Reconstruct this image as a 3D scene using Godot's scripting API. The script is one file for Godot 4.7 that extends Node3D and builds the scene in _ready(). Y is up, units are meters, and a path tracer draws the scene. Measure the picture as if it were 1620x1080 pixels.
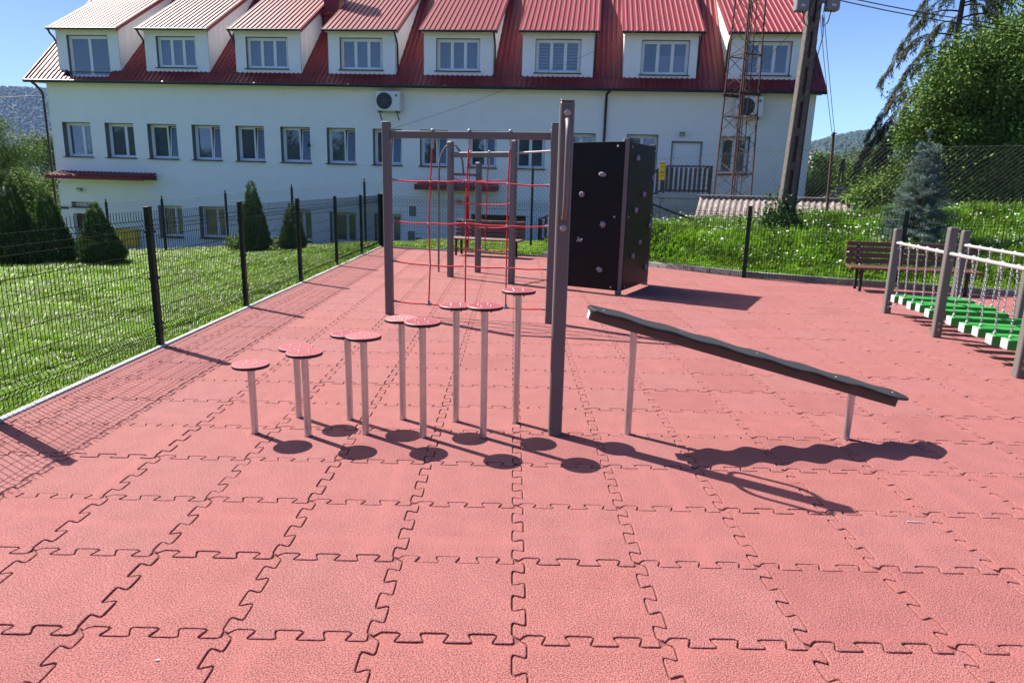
extends Node3D
# A rubber-paved playground in front of a white house with eight dormers.
# World: metres, y up, paving joints on multiples of 0.6 m along x and z.

const TILE := 0.6
const UP := Vector3.UP
var rng := RandomNumberGenerator.new()
var M := {}
var taken := {}
var sun_dir := Vector3(-0.53, 0.765, -0.37)
var court := PackedVector2Array([Vector2(-3.9, 6.0), Vector2(-3.86, -17.45), Vector2(0.77, -15.64), Vector2(3.24, -13.8), Vector2(4.98, -12.24), Vector2(6.78, -11.25), Vector2(9.5, -10.12), Vector2(16.2, -7.8), Vector2(16.2, 6.0)])
var hp: Array = []
var hgrid := PackedFloat32Array()
const HX0 := -30.0
const HZ0 := -42.0
const HS := 0.4
const HNX := 150
const HNZ := 125


# ------------------------------------------------------------------ mesh builder
class MB:
	var v := PackedVector3Array()
	var n := PackedVector3Array()
	var c := PackedColorArray()
	var tint := Color.WHITE
	var tinted := false

	func tri(a: Vector3, b: Vector3, d: Vector3, na: Vector3, nb: Vector3, nd: Vector3) -> void:
		if (b - a).cross(d - a).dot(na + nb + nd) > 0.0:
			v.append(a); v.append(d); v.append(b)
			n.append(na); n.append(nd); n.append(nb)
		else:
			v.append(a); v.append(b); v.append(d)
			n.append(na); n.append(nb); n.append(nd)
		if tinted:
			c.append(tint); c.append(tint); c.append(tint)

	func flat(a: Vector3, b: Vector3, d: Vector3, out: Vector3) -> void:
		var m := (b - a).cross(d - a)
		if m.length_squared() < 1e-16:
			return
		m = m.normalized()
		if m.dot(out) < 0.0:
			m = -m
		tri(a, b, d, m, m, m)

	func quad(a: Vector3, b: Vector3, d: Vector3, e: Vector3, out: Vector3) -> void:
		flat(a, b, d, out)
		flat(a, d, e, out)

	func box(xf: Transform3D, size: Vector3, bev := 0.0) -> void:
		var h := size * 0.5
		bev = minf(bev, minf(h.x, minf(h.y, h.z)) * 0.9)
		var o := xf.origin
		for ax in 3:
			var bx := (ax + 1) % 3
			var cx := (ax + 2) % 3
			for s in [-1.0, 1.0]:
				var p: Array = []
				for q in [[-1, -1], [1, -1], [1, 1], [-1, 1]]:
					var w := Vector3.ZERO
					w[ax] = s * h[ax]
					w[bx] = q[0] * (h[bx] - bev)
					w[cx] = q[1] * (h[cx] - bev)
					p.append(xf * w)
				var nn := Vector3.ZERO
				nn[ax] = s
				quad(p[0], p[1], p[2], p[3], xf.basis * nn)
		if bev <= 0.0:
			return
		for ax in 3:
			var bx := (ax + 1) % 3
			var cx := (ax + 2) % 3
			for sb in [-1.0, 1.0]:
				for sc in [-1.0, 1.0]:
					var p: Array = []
					for e in [-1.0, 1.0]:
						var w := Vector3.ZERO
						w[ax] = e * (h[ax] - bev)
						var w1 := w
						var w2 := w
						w1[bx] = sb * h[bx]; w1[cx] = sc * (h[cx] - bev)
						w2[bx] = sb * (h[bx] - bev); w2[cx] = sc * h[cx]
						p.append(xf * w1); p.append(xf * w2)
					var nn := Vector3.ZERO
					nn[bx] = sb; nn[cx] = sc
					quad(p[0], p[1], p[3], p[2], xf.basis * nn)
		for sx in [-1.0, 1.0]:
			for sy in [-1.0, 1.0]:
				for sz in [-1.0, 1.0]:
					var a := xf * Vector3(sx * h.x, sy * (h.y - bev), sz * (h.z - bev))
					var b := xf * Vector3(sx * (h.x - bev), sy * h.y, sz * (h.z - bev))
					var d := xf * Vector3(sx * (h.x - bev), sy * (h.y - bev), sz * h.z)
					flat(a, b, d, xf.basis * Vector3(sx, sy, sz))

	func at(pos: Vector3, size: Vector3, bev := 0.0) -> void:
		box(Transform3D(Basis.IDENTITY, pos), size, bev)

	func bar(a: Vector3, b: Vector3, w: float, t: float, bev := 0.0, side := Vector3.UP) -> void:
		var d := (b - a)
		var l := d.length()
		d /= l
		var s := side - d * side.dot(d)
		if s.length() < 1e-4:
			s = Vector3.RIGHT - d * d.x
		s = s.normalized()
		box(Transform3D(Basis(d.cross(s), s, -d).orthonormalized(), (a + b) * 0.5), Vector3(w, t, l), bev)

	func tube(p: PackedVector3Array, r0: float, r1: float, sides := 8, caps := true, smooth := true) -> void:
		var k := p.size()
		var up := Vector3.UP
		var d0 := (p[1] - p[0]).normalized()
		if absf(d0.dot(up)) > 0.95:
			up = Vector3.RIGHT
		var prev: Array = []
		var pn: Array = []
		var pd := d0
		for i in k:
			var d: Vector3
			if i == 0: d = d0
			elif i == k - 1: d = (p[i] - p[i - 1]).normalized()
			else: d = ((p[i] - p[i - 1]).normalized() + (p[i + 1] - p[i]).normalized()).normalized()
			up = (up - d * up.dot(d)).normalized()
			var s := d.cross(up)
			var r := lerpf(r0, r1, float(i) / (k - 1))
			var ring: Array = []
			var rn: Array = []
			for j in sides:
				var a := TAU * j / sides
				var m := up * cos(a) + s * sin(a)
				ring.append(p[i] + m * r)
				rn.append(m)
			if i > 0:
				for j in sides:
					var j2 := (j + 1) % sides
					if smooth:
						tri(prev[j], prev[j2], ring[j2], pn[j], pn[j2], rn[j2])
						tri(prev[j], ring[j2], ring[j], pn[j], rn[j2], rn[j])
					else:
						quad(prev[j], prev[j2], ring[j2], ring[j], rn[j] + rn[j2])
			if caps and (i == 0 or i == k - 1):
				var o := -d if i == 0 else d
				for j in range(1, sides - 1):
					tri(ring[0], ring[j], ring[j + 1], o, o, o)
			prev = ring
			pn = rn
			pd = d

	func rod(a: Vector3, b: Vector3, r: float, sides := 8, caps := true) -> void:
		tube(PackedVector3Array([a, b]), r, r, sides, caps)

	# lathe of (radius, height) pairs round an axis
	func lathe(xf: Transform3D, prof: Array, sides := 16) -> void:
		for i in prof.size() - 1:
			var a: Vector2 = prof[i]
			var b: Vector2 = prof[i + 1]
			var e := b - a
			var pn := Vector2(e.y, -e.x).normalized()
			for j in sides:
				var t0 := TAU * j / sides
				var t1 := TAU * (j + 1) / sides
				var u0 := Vector3(cos(t0), 0, sin(t0))
				var u1 := Vector3(cos(t1), 0, sin(t1))
				var n0 := xf.basis * (u0 * pn.x + Vector3.UP * pn.y)
				var n1 := xf.basis * (u1 * pn.x + Vector3.UP * pn.y)
				var p00 := xf * (u0 * a.x + Vector3.UP * a.y)
				var p01 := xf * (u1 * a.x + Vector3.UP * a.y)
				var p10 := xf * (u0 * b.x + Vector3.UP * b.y)
				var p11 := xf * (u1 * b.x + Vector3.UP * b.y)
				if a.x > 1e-5: tri(p00, p01, p11, n0, n1, n1)
				if b.x > 1e-5: tri(p00, p11, p10, n0, n1, n0)

	func dome(pos: Vector3, dir: Vector3, r: float, h: float, sides := 10) -> void:
		lathe(Transform3D(MB.towards(dir), pos), [Vector2(r, 0), Vector2(r * 0.92, h * 0.45), Vector2(r * 0.68, h * 0.8), Vector2(r * 0.35, h * 0.96), Vector2(0, h)], sides)

	static func towards(dir: Vector3) -> Basis:
		var y := dir.normalized()
		var x := Vector3.RIGHT if absf(y.x) < 0.9 else Vector3.FORWARD
		x = (x - y * x.dot(y)).normalized()
		return Basis(x, y, x.cross(y))

	# polygon in the xz plane, extruded from y0 to y1, with a rounded top edge
	func slab(src: PackedVector2Array, y0: float, y1: float, bev := 0.0, gap := 0.0) -> void:
		var poly := PackedVector2Array()
		for i in src.size():
			if src[i].distance_to(src[(i + 1) % src.size()]) > 0.002: poly.append(src[i])
		var k := poly.size()
		if k < 3: return
		var cw := Geometry2D.is_polygon_clockwise(poly)
		var inn := PackedVector2Array()
		var outn := PackedVector2Array()
		for i in k:
			var e0 := (poly[i] - poly[(i + k - 1) % k]).normalized()
			var e1 := (poly[(i + 1) % k] - poly[i]).normalized()
			var n0 := Vector2(e0.y, -e0.x)
			var n1 := Vector2(e1.y, -e1.x)
			var m := (n0 + n1)
			if m.length() < 1e-3: m = n0
			m = m.normalized() / maxf(0.5, m.normalized().dot(n0))
			if cw: m = -m
			outn.append(m)
			inn.append(poly[i] - m * (bev + gap))
		if gap > 0.0:
			for i in k: poly[i] -= outn[i] * gap
		var top := inn if bev > 0.0 else poly
		var ids := Geometry2D.triangulate_polygon(top)
		if ids.is_empty():
			ids = Geometry2D.triangulate_polygon(poly)
		for i in range(0, ids.size(), 3):
			var a := top[ids[i]]
			var b := top[ids[i + 1]]
			var d := top[ids[i + 2]]
			tri(Vector3(a.x, y1, a.y), Vector3(b.x, y1, b.y), Vector3(d.x, y1, d.y), Vector3.UP, Vector3.UP, Vector3.UP)
		for i in k:
			var j := (i + 1) % k
			var a := poly[i]
			var b := poly[j]
			var na := Vector3(outn[i].x, 0, outn[i].y).normalized()
			var nb := Vector3(outn[j].x, 0, outn[j].y).normalized()
			var o := (na + nb)
			quad(Vector3(a.x, y0, a.y), Vector3(b.x, y0, b.y), Vector3(b.x, y1 - bev, b.y), Vector3(a.x, y1 - bev, a.y), o)
			if bev > 0.0:
				var ua := (na + Vector3.UP).normalized()
				var ub := (nb + Vector3.UP).normalized()
				var p0 := Vector3(a.x, y1 - bev, a.y)
				var p1 := Vector3(b.x, y1 - bev, b.y)
				var p2 := Vector3(inn[j].x, y1, inn[j].y)
				var p3 := Vector3(inn[i].x, y1, inn[i].y)
				tri(p0, p1, p2, na, nb, Vector3.UP)
				tri(p0, p2, p3, na, Vector3.UP, Vector3.UP)

	func mesh() -> ArrayMesh:
		var arr := []
		arr.resize(Mesh.ARRAY_MAX)
		arr[Mesh.ARRAY_VERTEX] = v
		arr[Mesh.ARRAY_NORMAL] = n
		if tinted:
			arr[Mesh.ARRAY_COLOR] = c
		var m := ArrayMesh.new()
		m.add_surface_from_arrays(Mesh.PRIMITIVE_TRIANGLES, arr)
		return m


# ------------------------------------------------------------------ objects
func numbered(called: String) -> String:
	if not taken.has(called):
		taken[called] = 0
		return called
	taken[called] += 1
	return "%s_%03d" % [called, taken[called]]

func thing(called: String, label: String, category: String, pos := Vector3.ZERO, rot := Vector3.ZERO, group := "") -> Node3D:
	var o := Node3D.new()
	o.name = numbered(called)
	add_child(o)
	o.position = pos
	o.rotation = rot
	tag(o, label, category, group)
	return o

func tag(o: Node, label: String, category := "", group := "") -> void:
	if label: o.set_meta("label", label)
	if category: o.set_meta("category", category)
	if group: o.set_meta("group", group)

func obj(called: String, shape, m: Material, parent: Node = null) -> MeshInstance3D:
	var o := MeshInstance3D.new()
	o.mesh = shape.mesh() if shape is MB else shape
	o.material_override = m
	if parent == null:
		o.name = numbered(called)
		add_child(o)
	else:
		o.name = called
		parent.add_child(o, true)
	return o

func structure(called: String, shape, m: Material) -> MeshInstance3D:
	var o := obj(called, shape, m)
	o.set_meta("kind", "structure")
	return o

func copy(o: Node3D, label: String, pos: Vector3, rot := Vector3.ZERO) -> Node3D:
	var r: Node3D = o.duplicate()
	var called := String(o.name)
	r.name = numbered(called)
	add_child(r)
	r.position = pos
	r.rotation = rot
	r.set_meta("label", label)
	return r

func many(called: String, mesh: Mesh, m: Material, xfs: Array, parent: Node = null, cols: Array = []) -> MultiMeshInstance3D:
	var mm := MultiMesh.new()
	mm.transform_format = MultiMesh.TRANSFORM_3D
	mm.use_colors = cols.size() > 0
	mm.mesh = mesh
	mm.instance_count = xfs.size()
	for i in xfs.size():
		mm.set_instance_transform(i, xfs[i])
		if cols.size() > 0:
			mm.set_instance_color(i, cols[i])
	var o := MultiMeshInstance3D.new()
	o.multimesh = mm
	o.material_override = m
	if parent == null:
		o.name = numbered(called)
		add_child(o)
	else:
		o.name = called
		parent.add_child(o, true)
	return o


# ------------------------------------------------------------------ materials
func col(r: float, g: float, b: float) -> Color:
	return Color(r, g, b).linear_to_srgb()

func mat(called: String, r: float, g: float, b: float, rough := 0.7, metal := 0.0) -> StandardMaterial3D:
	var m := StandardMaterial3D.new()
	m.albedo_color = col(r, g, b)
	m.roughness = rough
	m.metallic = metal
	M[called] = m
	return m

func noise_bytes(size: int, freq: float, kind: int, sd: int, oct := 3) -> PackedByteArray:
	var f := FastNoiseLite.new()
	f.noise_type = kind
	f.frequency = freq
	f.seed = sd
	f.fractal_octaves = oct
	if oct <= 1: f.fractal_type = FastNoiseLite.FRACTAL_NONE
	var im := f.get_seamless_image(size, size)
	im.convert(Image.FORMAT_L8)
	return im.get_data()

# layers: [bytes, weight]; ramp: [[t, linear Color]]
func grain(size: int, layers: Array, ramp: Array, mult := 1.0) -> ImageTexture:
	var lut: Array = []
	for i in 256:
		var t := i / 255.0
		var k := 0
		while k < ramp.size() - 2 and t > ramp[k + 1][0]: k += 1
		var f := clampf((t - ramp[k][0]) / (ramp[k + 1][0] - ramp[k][0]), 0, 1)
		var cl: Color = (ramp[k][1] as Color).lerp(ramp[k + 1][1], f)
		cl = Color(cl.r * mult, cl.g * mult, cl.b * mult).linear_to_srgb()
		lut.append([int(cl.r * 255), int(cl.g * 255), int(cl.b * 255)])
	var out := PackedByteArray()
	out.resize(size * size * 3)
	var nl := layers.size()
	var d0: PackedByteArray = layers[0][0]
	var w0: float = layers[0][1]
	var d1: PackedByteArray = layers[mini(1, nl - 1)][0]
	var w1: float = layers[1][1] if nl > 1 else 0.0
	var d2: PackedByteArray = layers[mini(2, nl - 1)][0]
	var w2: float = layers[2][1] if nl > 2 else 0.0
	for i in size * size:
		var t := clampi(int(d0[i] * w0 + d1[i] * w1 + d2[i] * w2), 0, 255)
		var q: Array = lut[t]
		out[i * 3] = q[0]
		out[i * 3 + 1] = q[1]
		out[i * 3 + 2] = q[2]
	var im := Image.create_from_data(size, size, false, Image.FORMAT_RGB8, out)
	return ImageTexture.create_from_image(im)

func bump(size: int, bytes: PackedByteArray, strength: float) -> ImageTexture:
	var im := Image.create_from_data(size, size, false, Image.FORMAT_L8, bytes)
	im.convert(Image.FORMAT_RGBA8)
	im.bump_map_to_normal_map(strength)
	return ImageTexture.create_from_image(im)

func tri_mat(called: String, tex: Texture2D, per_metre: float, rough := 0.8, norm: Texture2D = null, nscale := 1.0, world := true) -> StandardMaterial3D:
	var m := StandardMaterial3D.new()
	m.albedo_texture = tex
	m.roughness = rough
	m.uv1_triplanar = true
	m.uv1_world_triplanar = world
	m.uv1_scale = Vector3.ONE * per_metre
	if norm:
		m.normal_enabled = true
		m.normal_texture = norm
		m.normal_scale = nscale
	M[called] = m
	return m

func materials() -> void:
	var S := FastNoiseLite.TYPE_SIMPLEX_SMOOTH
	var CE := FastNoiseLite.TYPE_CELLULAR
	var fine := noise_bytes(1024, 0.22, S, 3, 2)
	var mid := noise_bytes(1024, 0.05, S, 5, 3)
	var broad := noise_bytes(1024, 0.006, S, 7, 4)
	var fine5 := noise_bytes(512, 0.25, S, 13, 2)
	var mid5 := noise_bytes(512, 0.04, S, 15, 3)
	var broad5 := noise_bytes(512, 0.009, S, 17, 4)
	# rubber granulate paving
	var rr := [[0.0, Color(0.022, 0.006, 0.006)], [0.28, Color(0.060, 0.017, 0.016)], [0.42, Color(0.212, 0.067, 0.062)], [0.58, Color(0.298, 0.099, 0.093)], [1.0, Color(0.54, 0.25, 0.236)]]
	var rt := grain(1024, [[fine, 0.90], [mid, 0.05], [broad, 0.05]], rr)
	var rb := bump(1024, fine, 4.0)
	for i in 5:
		var t := tri_mat("rubber%d" % i, rt, 0.58, 0.92, rb, 0.6)
		var k: Array = [[1.0, 1.0, 1.0], [1.0, 0.99, 0.975], [0.99, 1.005, 1.01], [0.965, 0.945, 0.945], [1.0, 0.982, 0.982]][i]
		t.albedo_color = Color(k[0], k[1], k[2])
		t.uv1_offset = Vector3(0.17, 0.31, 0.53) * i
	var rv: StandardMaterial3D = M.rubber0.duplicate()
	rv.vertex_color_use_as_albedo = true
	M.rubber_many = rv
	tri_mat("rubber_bed", grain(512, [[fine5, 0.6], [mid5, 0.4]], [[0.0, Color(0.09, 0.028, 0.025)], [1.0, Color(0.19, 0.062, 0.056)]]), 1.0, 0.95)
	tri_mat("tread_red", grain(512, [[fine5, 0.3], [mid5, 0.7]], [[0.0, Color(0.30, 0.065, 0.075)], [1.0, Color(0.43, 0.125, 0.135)]]), 3.0, 0.5)
	# ground, stone, plaster
	tri_mat("soil", grain(512, [[fine5, 0.4], [mid5, 0.3], [broad5, 0.3]], [[0.0, Color(0.035, 0.045, 0.014)], [0.45, Color(0.060, 0.095, 0.022)], [0.75, Color(0.10, 0.12, 0.04)], [1.0, Color(0.20, 0.17, 0.09)]]), 0.35, 0.95)
	M.soil.vertex_color_use_as_albedo = true
	tri_mat("concrete", grain(512, [[fine5, 0.45], [mid5, 0.3], [broad5, 0.25]], [[0.0, Color(0.25, 0.245, 0.235)], [0.5, Color(0.44, 0.435, 0.42)], [1.0, Color(0.60, 0.59, 0.57)]]), 0.8, 0.9, bump(512, fine5, 3.0), 0.6)
	tri_mat("kerb_dark", grain(512, [[fine5, 0.45], [mid5, 0.3], [broad5, 0.25]], [[0.0, Color(0.12, 0.12, 0.12)], [0.5, Color(0.22, 0.22, 0.22)], [1.0, Color(0.34, 0.33, 0.32)]]), 0.8, 0.9, bump(512, fine5, 3.0), 0.6)
	tri_mat("old_concrete", grain(512, [[fine5, 0.35], [mid5, 0.45], [broad5, 0.2]], [[0.0, Color(0.022, 0.02, 0.017)], [0.42, Color(0.075, 0.066, 0.055)], [0.6, Color(0.13, 0.118, 0.10)], [1.0, Color(0.34, 0.32, 0.29)]]), 1.3, 0.95, bump(512, mid5, 5.0), 0.8)
	tri_mat("plaster", grain(512, [[fine5, 0.25], [mid5, 0.25], [broad5, 0.5]], [[0.0, Color(0.76, 0.76, 0.755)], [0.4, Color(0.83, 0.83, 0.825)], [1.0, Color(0.87, 0.87, 0.86)]]), 0.22, 0.95, bump(512, fine5, 2.0), 0.35)
	tri_mat("roof_red", grain(512, [[fine5, 0.15], [mid5, 0.35], [broad5, 0.5]], [[0.0, Color(0.145, 0.012, 0.016)], [0.5, Color(0.185, 0.017, 0.022)], [1.0, Color(0.23, 0.028, 0.034)]]), 0.3, 0.50)
	tri_mat("old_sheet", grain(512, [[fine5, 0.3], [mid5, 0.4], [broad5, 0.3]], [[0.0, Color(0.05, 0.03, 0.025)], [0.4, Color(0.17, 0.12, 0.105)], [0.58, Color(0.29, 0.25, 0.235)], [1.0, Color(0.45, 0.43, 0.41)]]), 0.9, 0.95)
	# metals
	tri_mat("galv", grain(512, [[fine5, 0.2], [mid5, 0.5], [broad5, 0.3]], [[0.0, Color(0.42, 0.41, 0.41)], [0.5, Color(0.56, 0.55, 0.55)], [1.0, Color(0.70, 0.69, 0.69)]]), 2.2, 0.38)
	M.galv.metallic = 0.9
	M.roof_red.metallic_specular = 0.40
	tri_mat("post_grey", grain(512, [[fine5, 0.6], [mid5, 0.2], [broad5, 0.2]], [[0.0, Color(0.112, 0.104, 0.101)], [1.0, Color(0.148, 0.138, 0.134)]]), 2.0, 0.48)
	tri_mat("rust_red", grain(512, [[fine5, 0.3], [mid5, 0.5], [broad5, 0.2]], [[0.0, Color(0.022, 0.012, 0.011)], [0.5, Color(0.055, 0.019, 0.017)], [1.0, Color(0.10, 0.042, 0.034)]]), 1.5, 0.8)
	mat("steel", 0.40, 0.40, 0.41, 0.36, 0.8)
	mat("alu", 0.62, 0.62, 0.63, 0.38, 0.6)
	mat("rail_grey", 0.33, 0.33, 0.325, 0.42)
	mat("fence_green", 0.012, 0.030, 0.020, 0.5)
	mat("fence_wire", 0.007, 0.016, 0.011, 0.6)
	M.fence_wire.metallic_specular = 0.2
	M.fence_green.metallic_specular = 0.3
	mat("iron_dark", 0.022, 0.018, 0.017, 0.75)
	mat("chain_wire", 0.10, 0.105, 0.10, 0.7, 0.2)
	mat("gutter", 0.020, 0.014, 0.013, 0.4)
	mat("black_hpl", 0.0105, 0.0105, 0.0125, 0.42)
	M.black_hpl.metallic_specular = 0.25
	mat("black_rubber", 0.014, 0.015, 0.016, 0.55)
	mat("channel_brown", 0.085, 0.072, 0.068, 0.5)
	mat("disc_core", 0.012, 0.011, 0.011, 0.6)
	mat("rope", 0.50, 0.012, 0.022, 0.75)
	mat("rope_faded", 0.55, 0.09, 0.02, 0.75)
	mat("hold_grey", 0.22, 0.23, 0.26, 0.6)
	mat("plank_green", 0.030, 0.25, 0.038, 0.45)
	mat("plank_white", 0.45, 0.46, 0.47, 0.55)
	mat("pvc", 0.80, 0.81, 0.82, 0.35)
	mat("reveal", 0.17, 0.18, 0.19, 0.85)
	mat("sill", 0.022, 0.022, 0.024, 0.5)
	mat("trim_white", 0.74, 0.74, 0.73, 0.7)
	mat("lace", 0.42, 0.47, 0.55, 0.9)
	mat("blind", 0.66, 0.69, 0.73, 0.8)
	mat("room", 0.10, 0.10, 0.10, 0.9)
	mat("ac_white", 0.70, 0.70, 0.68, 0.5)
	mat("ac_dark", 0.03, 0.03, 0.032, 0.6)
	mat("gas_yellow", 0.74, 0.47, 0.03, 0.5)
	mat("sign_yellow", 0.75, 0.55, 0.03, 0.5)
	mat("print_black", 0.015, 0.015, 0.015, 0.6)
	mat("sign_blue", 0.02, 0.16, 0.50, 0.5)
	mat("plate_navy", 0.02, 0.03, 0.085, 0.5)
	mat("door_brown", 0.035, 0.016, 0.010, 0.5)
	mat("wire_black", 0.015, 0.015, 0.016, 0.6)
	mat("box_grey", 0.16, 0.17, 0.18, 0.6)
	tri_mat("bench_wood", grain(512, [[fine5, 0.3], [mid5, 0.5], [broad5, 0.2]], [[0.0, Color(0.055, 0.026, 0.018)], [0.5, Color(0.105, 0.048, 0.032)], [1.0, Color(0.17, 0.085, 0.06)]]), 2.5, 0.5)
	tri_mat("rail_wood", grain(512, [[fine5, 0.3], [mid5, 0.5], [broad5, 0.2]], [[0.0, Color(0.02, 0.013, 0.01)], [0.5, Color(0.05, 0.032, 0.022)], [1.0, Color(0.13, 0.09, 0.065)]]), 2.0, 0.8)
	tri_mat("bark", grain(512, [[fine5, 0.4], [mid5, 0.6]], [[0.0, Color(0.018, 0.013, 0.009)], [1.0, Color(0.12, 0.09, 0.065)]]), 1.2, 0.95, bump(512, mid5, 6.0), 1.0)
	var g := StandardMaterial3D.new()
	g.transparency = BaseMaterial3D.TRANSPARENCY_ALPHA
	g.albedo_color = Color(0.42, 0.48, 0.55, 0.28)
	g.metallic = 0.24
	g.metallic_specular = 1.0
	g.roughness = 0.02
	M.glass = g
	for q in [["grass", 0.150, 0.270, 0.034, 1.0], ["leaf", 0.080, 0.145, 0.026, 0.45], ["thuja", 0.050, 0.110, 0.018, 0.6], ["needle_blue", 0.11, 0.175, 0.135, 0.4], ["needle_dark", 0.066, 0.082, 0.034, 0.7], ["flower", 0.80, 0.80, 0.76, 0.3]]:
		var f := mat(q[0], q[1], q[2], q[3], 0.6)
		f.cull_mode = BaseMaterial3D.CULL_DISABLED
		f.vertex_color_use_as_albedo = true
		f.backlight_enabled = true
		var bl: float = q[4]
		f.backlight = Color(bl, bl, bl * 0.7)
	M.grass.roughness = 0.42
	M.leaf.roughness = 0.6
	M.leaf.metallic_specular = 0.3
	mat("forest", 0.014, 0.034, 0.019, 0.95)
	M.forest.vertex_color_use_as_albedo = true


# ------------------------------------------------------------------ camera, sky, sun
func camera_and_light() -> void:
	var cam := Camera3D.new()
	cam.name = "camera"
	add_child(cam)
	cam.position = Vector3(-0.06634, 1.81344, 2.44181)
	cam.rotation = Vector3(-0.225213, -0.00286, 0.022679)
	cam.fov = 53.428
	cam.near = 0.05
	cam.far = 9000.0
	cam.current = true
	var env := Environment.new()
	env.background_mode = Environment.BG_SKY
	var sm := ProceduralSkyMaterial.new()
	sm.sky_top_color = col(0.019, 0.060, 0.20)
	sm.sky_horizon_color = col(0.345, 0.56, 0.90)
	sm.sky_curve = 0.112
	sm.ground_bottom_color = col(0.16, 0.17, 0.12)
	sm.ground_horizon_color = col(0.40, 0.48, 0.50)
	sm.sun_angle_max = 67.0
	sm.sun_curve = 0.34
	sm.energy_multiplier = 1.0
	var sky := Sky.new()
	sky.sky_material = sm
	env.sky = sky
	env.background_energy_multiplier = 1.0
	env.tonemap_mode = Environment.TONE_MAPPER_LINEAR
	env.tonemap_exposure = 2.5
	env.sdfgi_enabled = true
	env.ssao_enabled = true
	env.ssil_enabled = true
	env.fog_enabled = true
	env.fog_density = 0.00010
	env.fog_light_color = Color(0.60, 0.74, 0.95)
	var we := WorldEnvironment.new()
	we.name = "world_environment"
	we.environment = env
	add_child(we)
	var sun := DirectionalLight3D.new()
	sun.name = "sun"
	add_child(sun)
	sun.look_at_from_position(sun_dir * 10.0, Vector3.ZERO)
	sun.light_energy = 1.6
	sun.light_color = Color(1.0, 0.97, 0.93)
	sun.light_angular_distance = 0.5
	sun.shadow_enabled = true


# ------------------------------------------------------------------ terrain
func court_distance(p: Vector2) -> float:   # positive outside the paved court
	var best := 1e9
	var k := court.size()
	for i in k:
		var a := court[i]
		var b := court[(i + 1) % k]
		var q := Geometry2D.get_closest_point_to_segment(p, a, b)
		best = minf(best, p.distance_to(q))
	return -best if Geometry2D.is_point_in_polygon(p, court) else best

func control_points() -> void:
	for q in [[-5, 4, -0.03], [-5, -4, -0.03], [-5.2, -9, -0.04], [-5.2, -15, -0.07], [-9, -12.5, -0.10], [-11.3, -12.9, -0.19], [-10, -4, -0.15], [-10, 3, -0.15], [-16, -6, -0.35], [-16, 4, -0.35], [-7.5, -17.2, -0.27], [-6.5, -17.5, -0.21],
		[-19, -26.5, -1.32], [-15, -26, -1.24], [-11, -25.6, -1.0], [-8, -25.3, -0.83], [-5, -25, -0.65], [-2, -24.6, -0.5], [0.8, -24.3, -0.40], [-13.4, -19.9, -0.72], [-11.4, -19.8, -0.60], [-9.4, -20, -0.50], [-7.2, -19.9, -0.38], [-14, -23, -1.14], [-11, -23, -0.92], [-8, -22.8, -0.72], [-17, -22.5, -1.2], [-5, -22.5, -0.52], [-4.8, -19.5, -0.20], [-2, -18.9, -0.05], [0.5, -18.0, 0.0],
		[-25, -20, -1.4], [-25, -33, -2.0], [-18, -34, -2.0], [-8, -34, -1.6], [2, -34, -1.0], [12, -34, -0.6], [20, -34, -0.5],
		[3.75, -15.66, 0.78], [5.09, -16.36, 0.80], [6.47, -16.6, 0.86], [8.5, -16.4, 1.10], [10.52, -15.7, 1.36], [12.8, -15.4, 1.45], [6.76, -14.97, 0.70], [9.04, -13.08, 0.55], [8.0, -14.3, 0.78], [11.5, -12.6, 0.72], [14, -12.5, 1.0], [16, -14, 1.45], [20, -10, 1.1], [20, -16, 1.6], [16, -20, 1.6], [24, -22, 1.8], [12, -20, 1.3],
		[2.0, -17.6, 0.18], [2.4, -16.6, 0.28], [4.0, -20.0, 0.15], [1.0, -21.5, -0.25], [3.0, -23, -0.25], [7.0, -21.0, 0.35], [7.0, -23, 0.2], [10.8, -22.5, 0.6], [14, -25, 0.8], [20, 0, 0.6], [20, 6, 0.6], [9, 9, 0], [0, 9, 0], [-8, 9, -0.1]]:
		hp.append(Vector3(q[0], q[2], q[1]))
	var k := court.size()
	for i in k:
		var a := court[i]
		var b := court[(i + 1) % k]
		var m := maxi(1, int(a.distance_to(b) / 1.3))
		for j in m:
			var p := a.lerp(b, float(j) / m)
			hp.append(Vector3(p.x, -0.012 if p.x < 0.0 else 0.02, p.y))

func raw_height(x: float, z: float) -> float:
	var sw := 0.0
	var sh := 0.0
	for q: Vector3 in hp:
		var dx := x - q.x
		var dz := z - q.z
		var d2 := dx * dx + dz * dz + 0.05
		var w := 1.0 / (d2 * d2)
		sw += w
		sh += w * q.y
	return sh / sw

func far_height(x: float, z: float) -> float:
	var h := -5.0
	for b in [[-1420.0, -2080.0, 246.0, 620.0, 330.0], [-760.0, -1350.0, 62.0, 420.0, 200.0], [735.0, -1430.0, 84.0, 130.0, 260.0], [1080.0, -1500.0, 92.0, 230.0, 260.0], [420.0, -1900.0, 72.0, 330.0, 300.0], [140.0, -345.0, 17.0, 90.0, 60.0]]:
		var dx: float = (x - b[0]) / b[3]
		var dz: float = (z - b[1]) / b[4]
		h += b[2] * exp(-0.5 * (dx * dx + dz * dz))
	return h

func height_exact(x: float, z: float) -> float:
	var d := Vector2(x - 0.0, z + 14.0).length()
	var t := smoothstep(30.0, 75.0, d)
	var h := 0.0
	if t < 1.0:
		h = raw_height(x, z)
		var cd := court_distance(Vector2(x, z))
		if cd < 0.0:
			h = minf(h, 0.0) - 0.22 * clampf(-cd / 0.25, 0.0, 1.0)
	if t > 0.0:
		h = lerpf(h, far_height(x, z), t)
	return h

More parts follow.
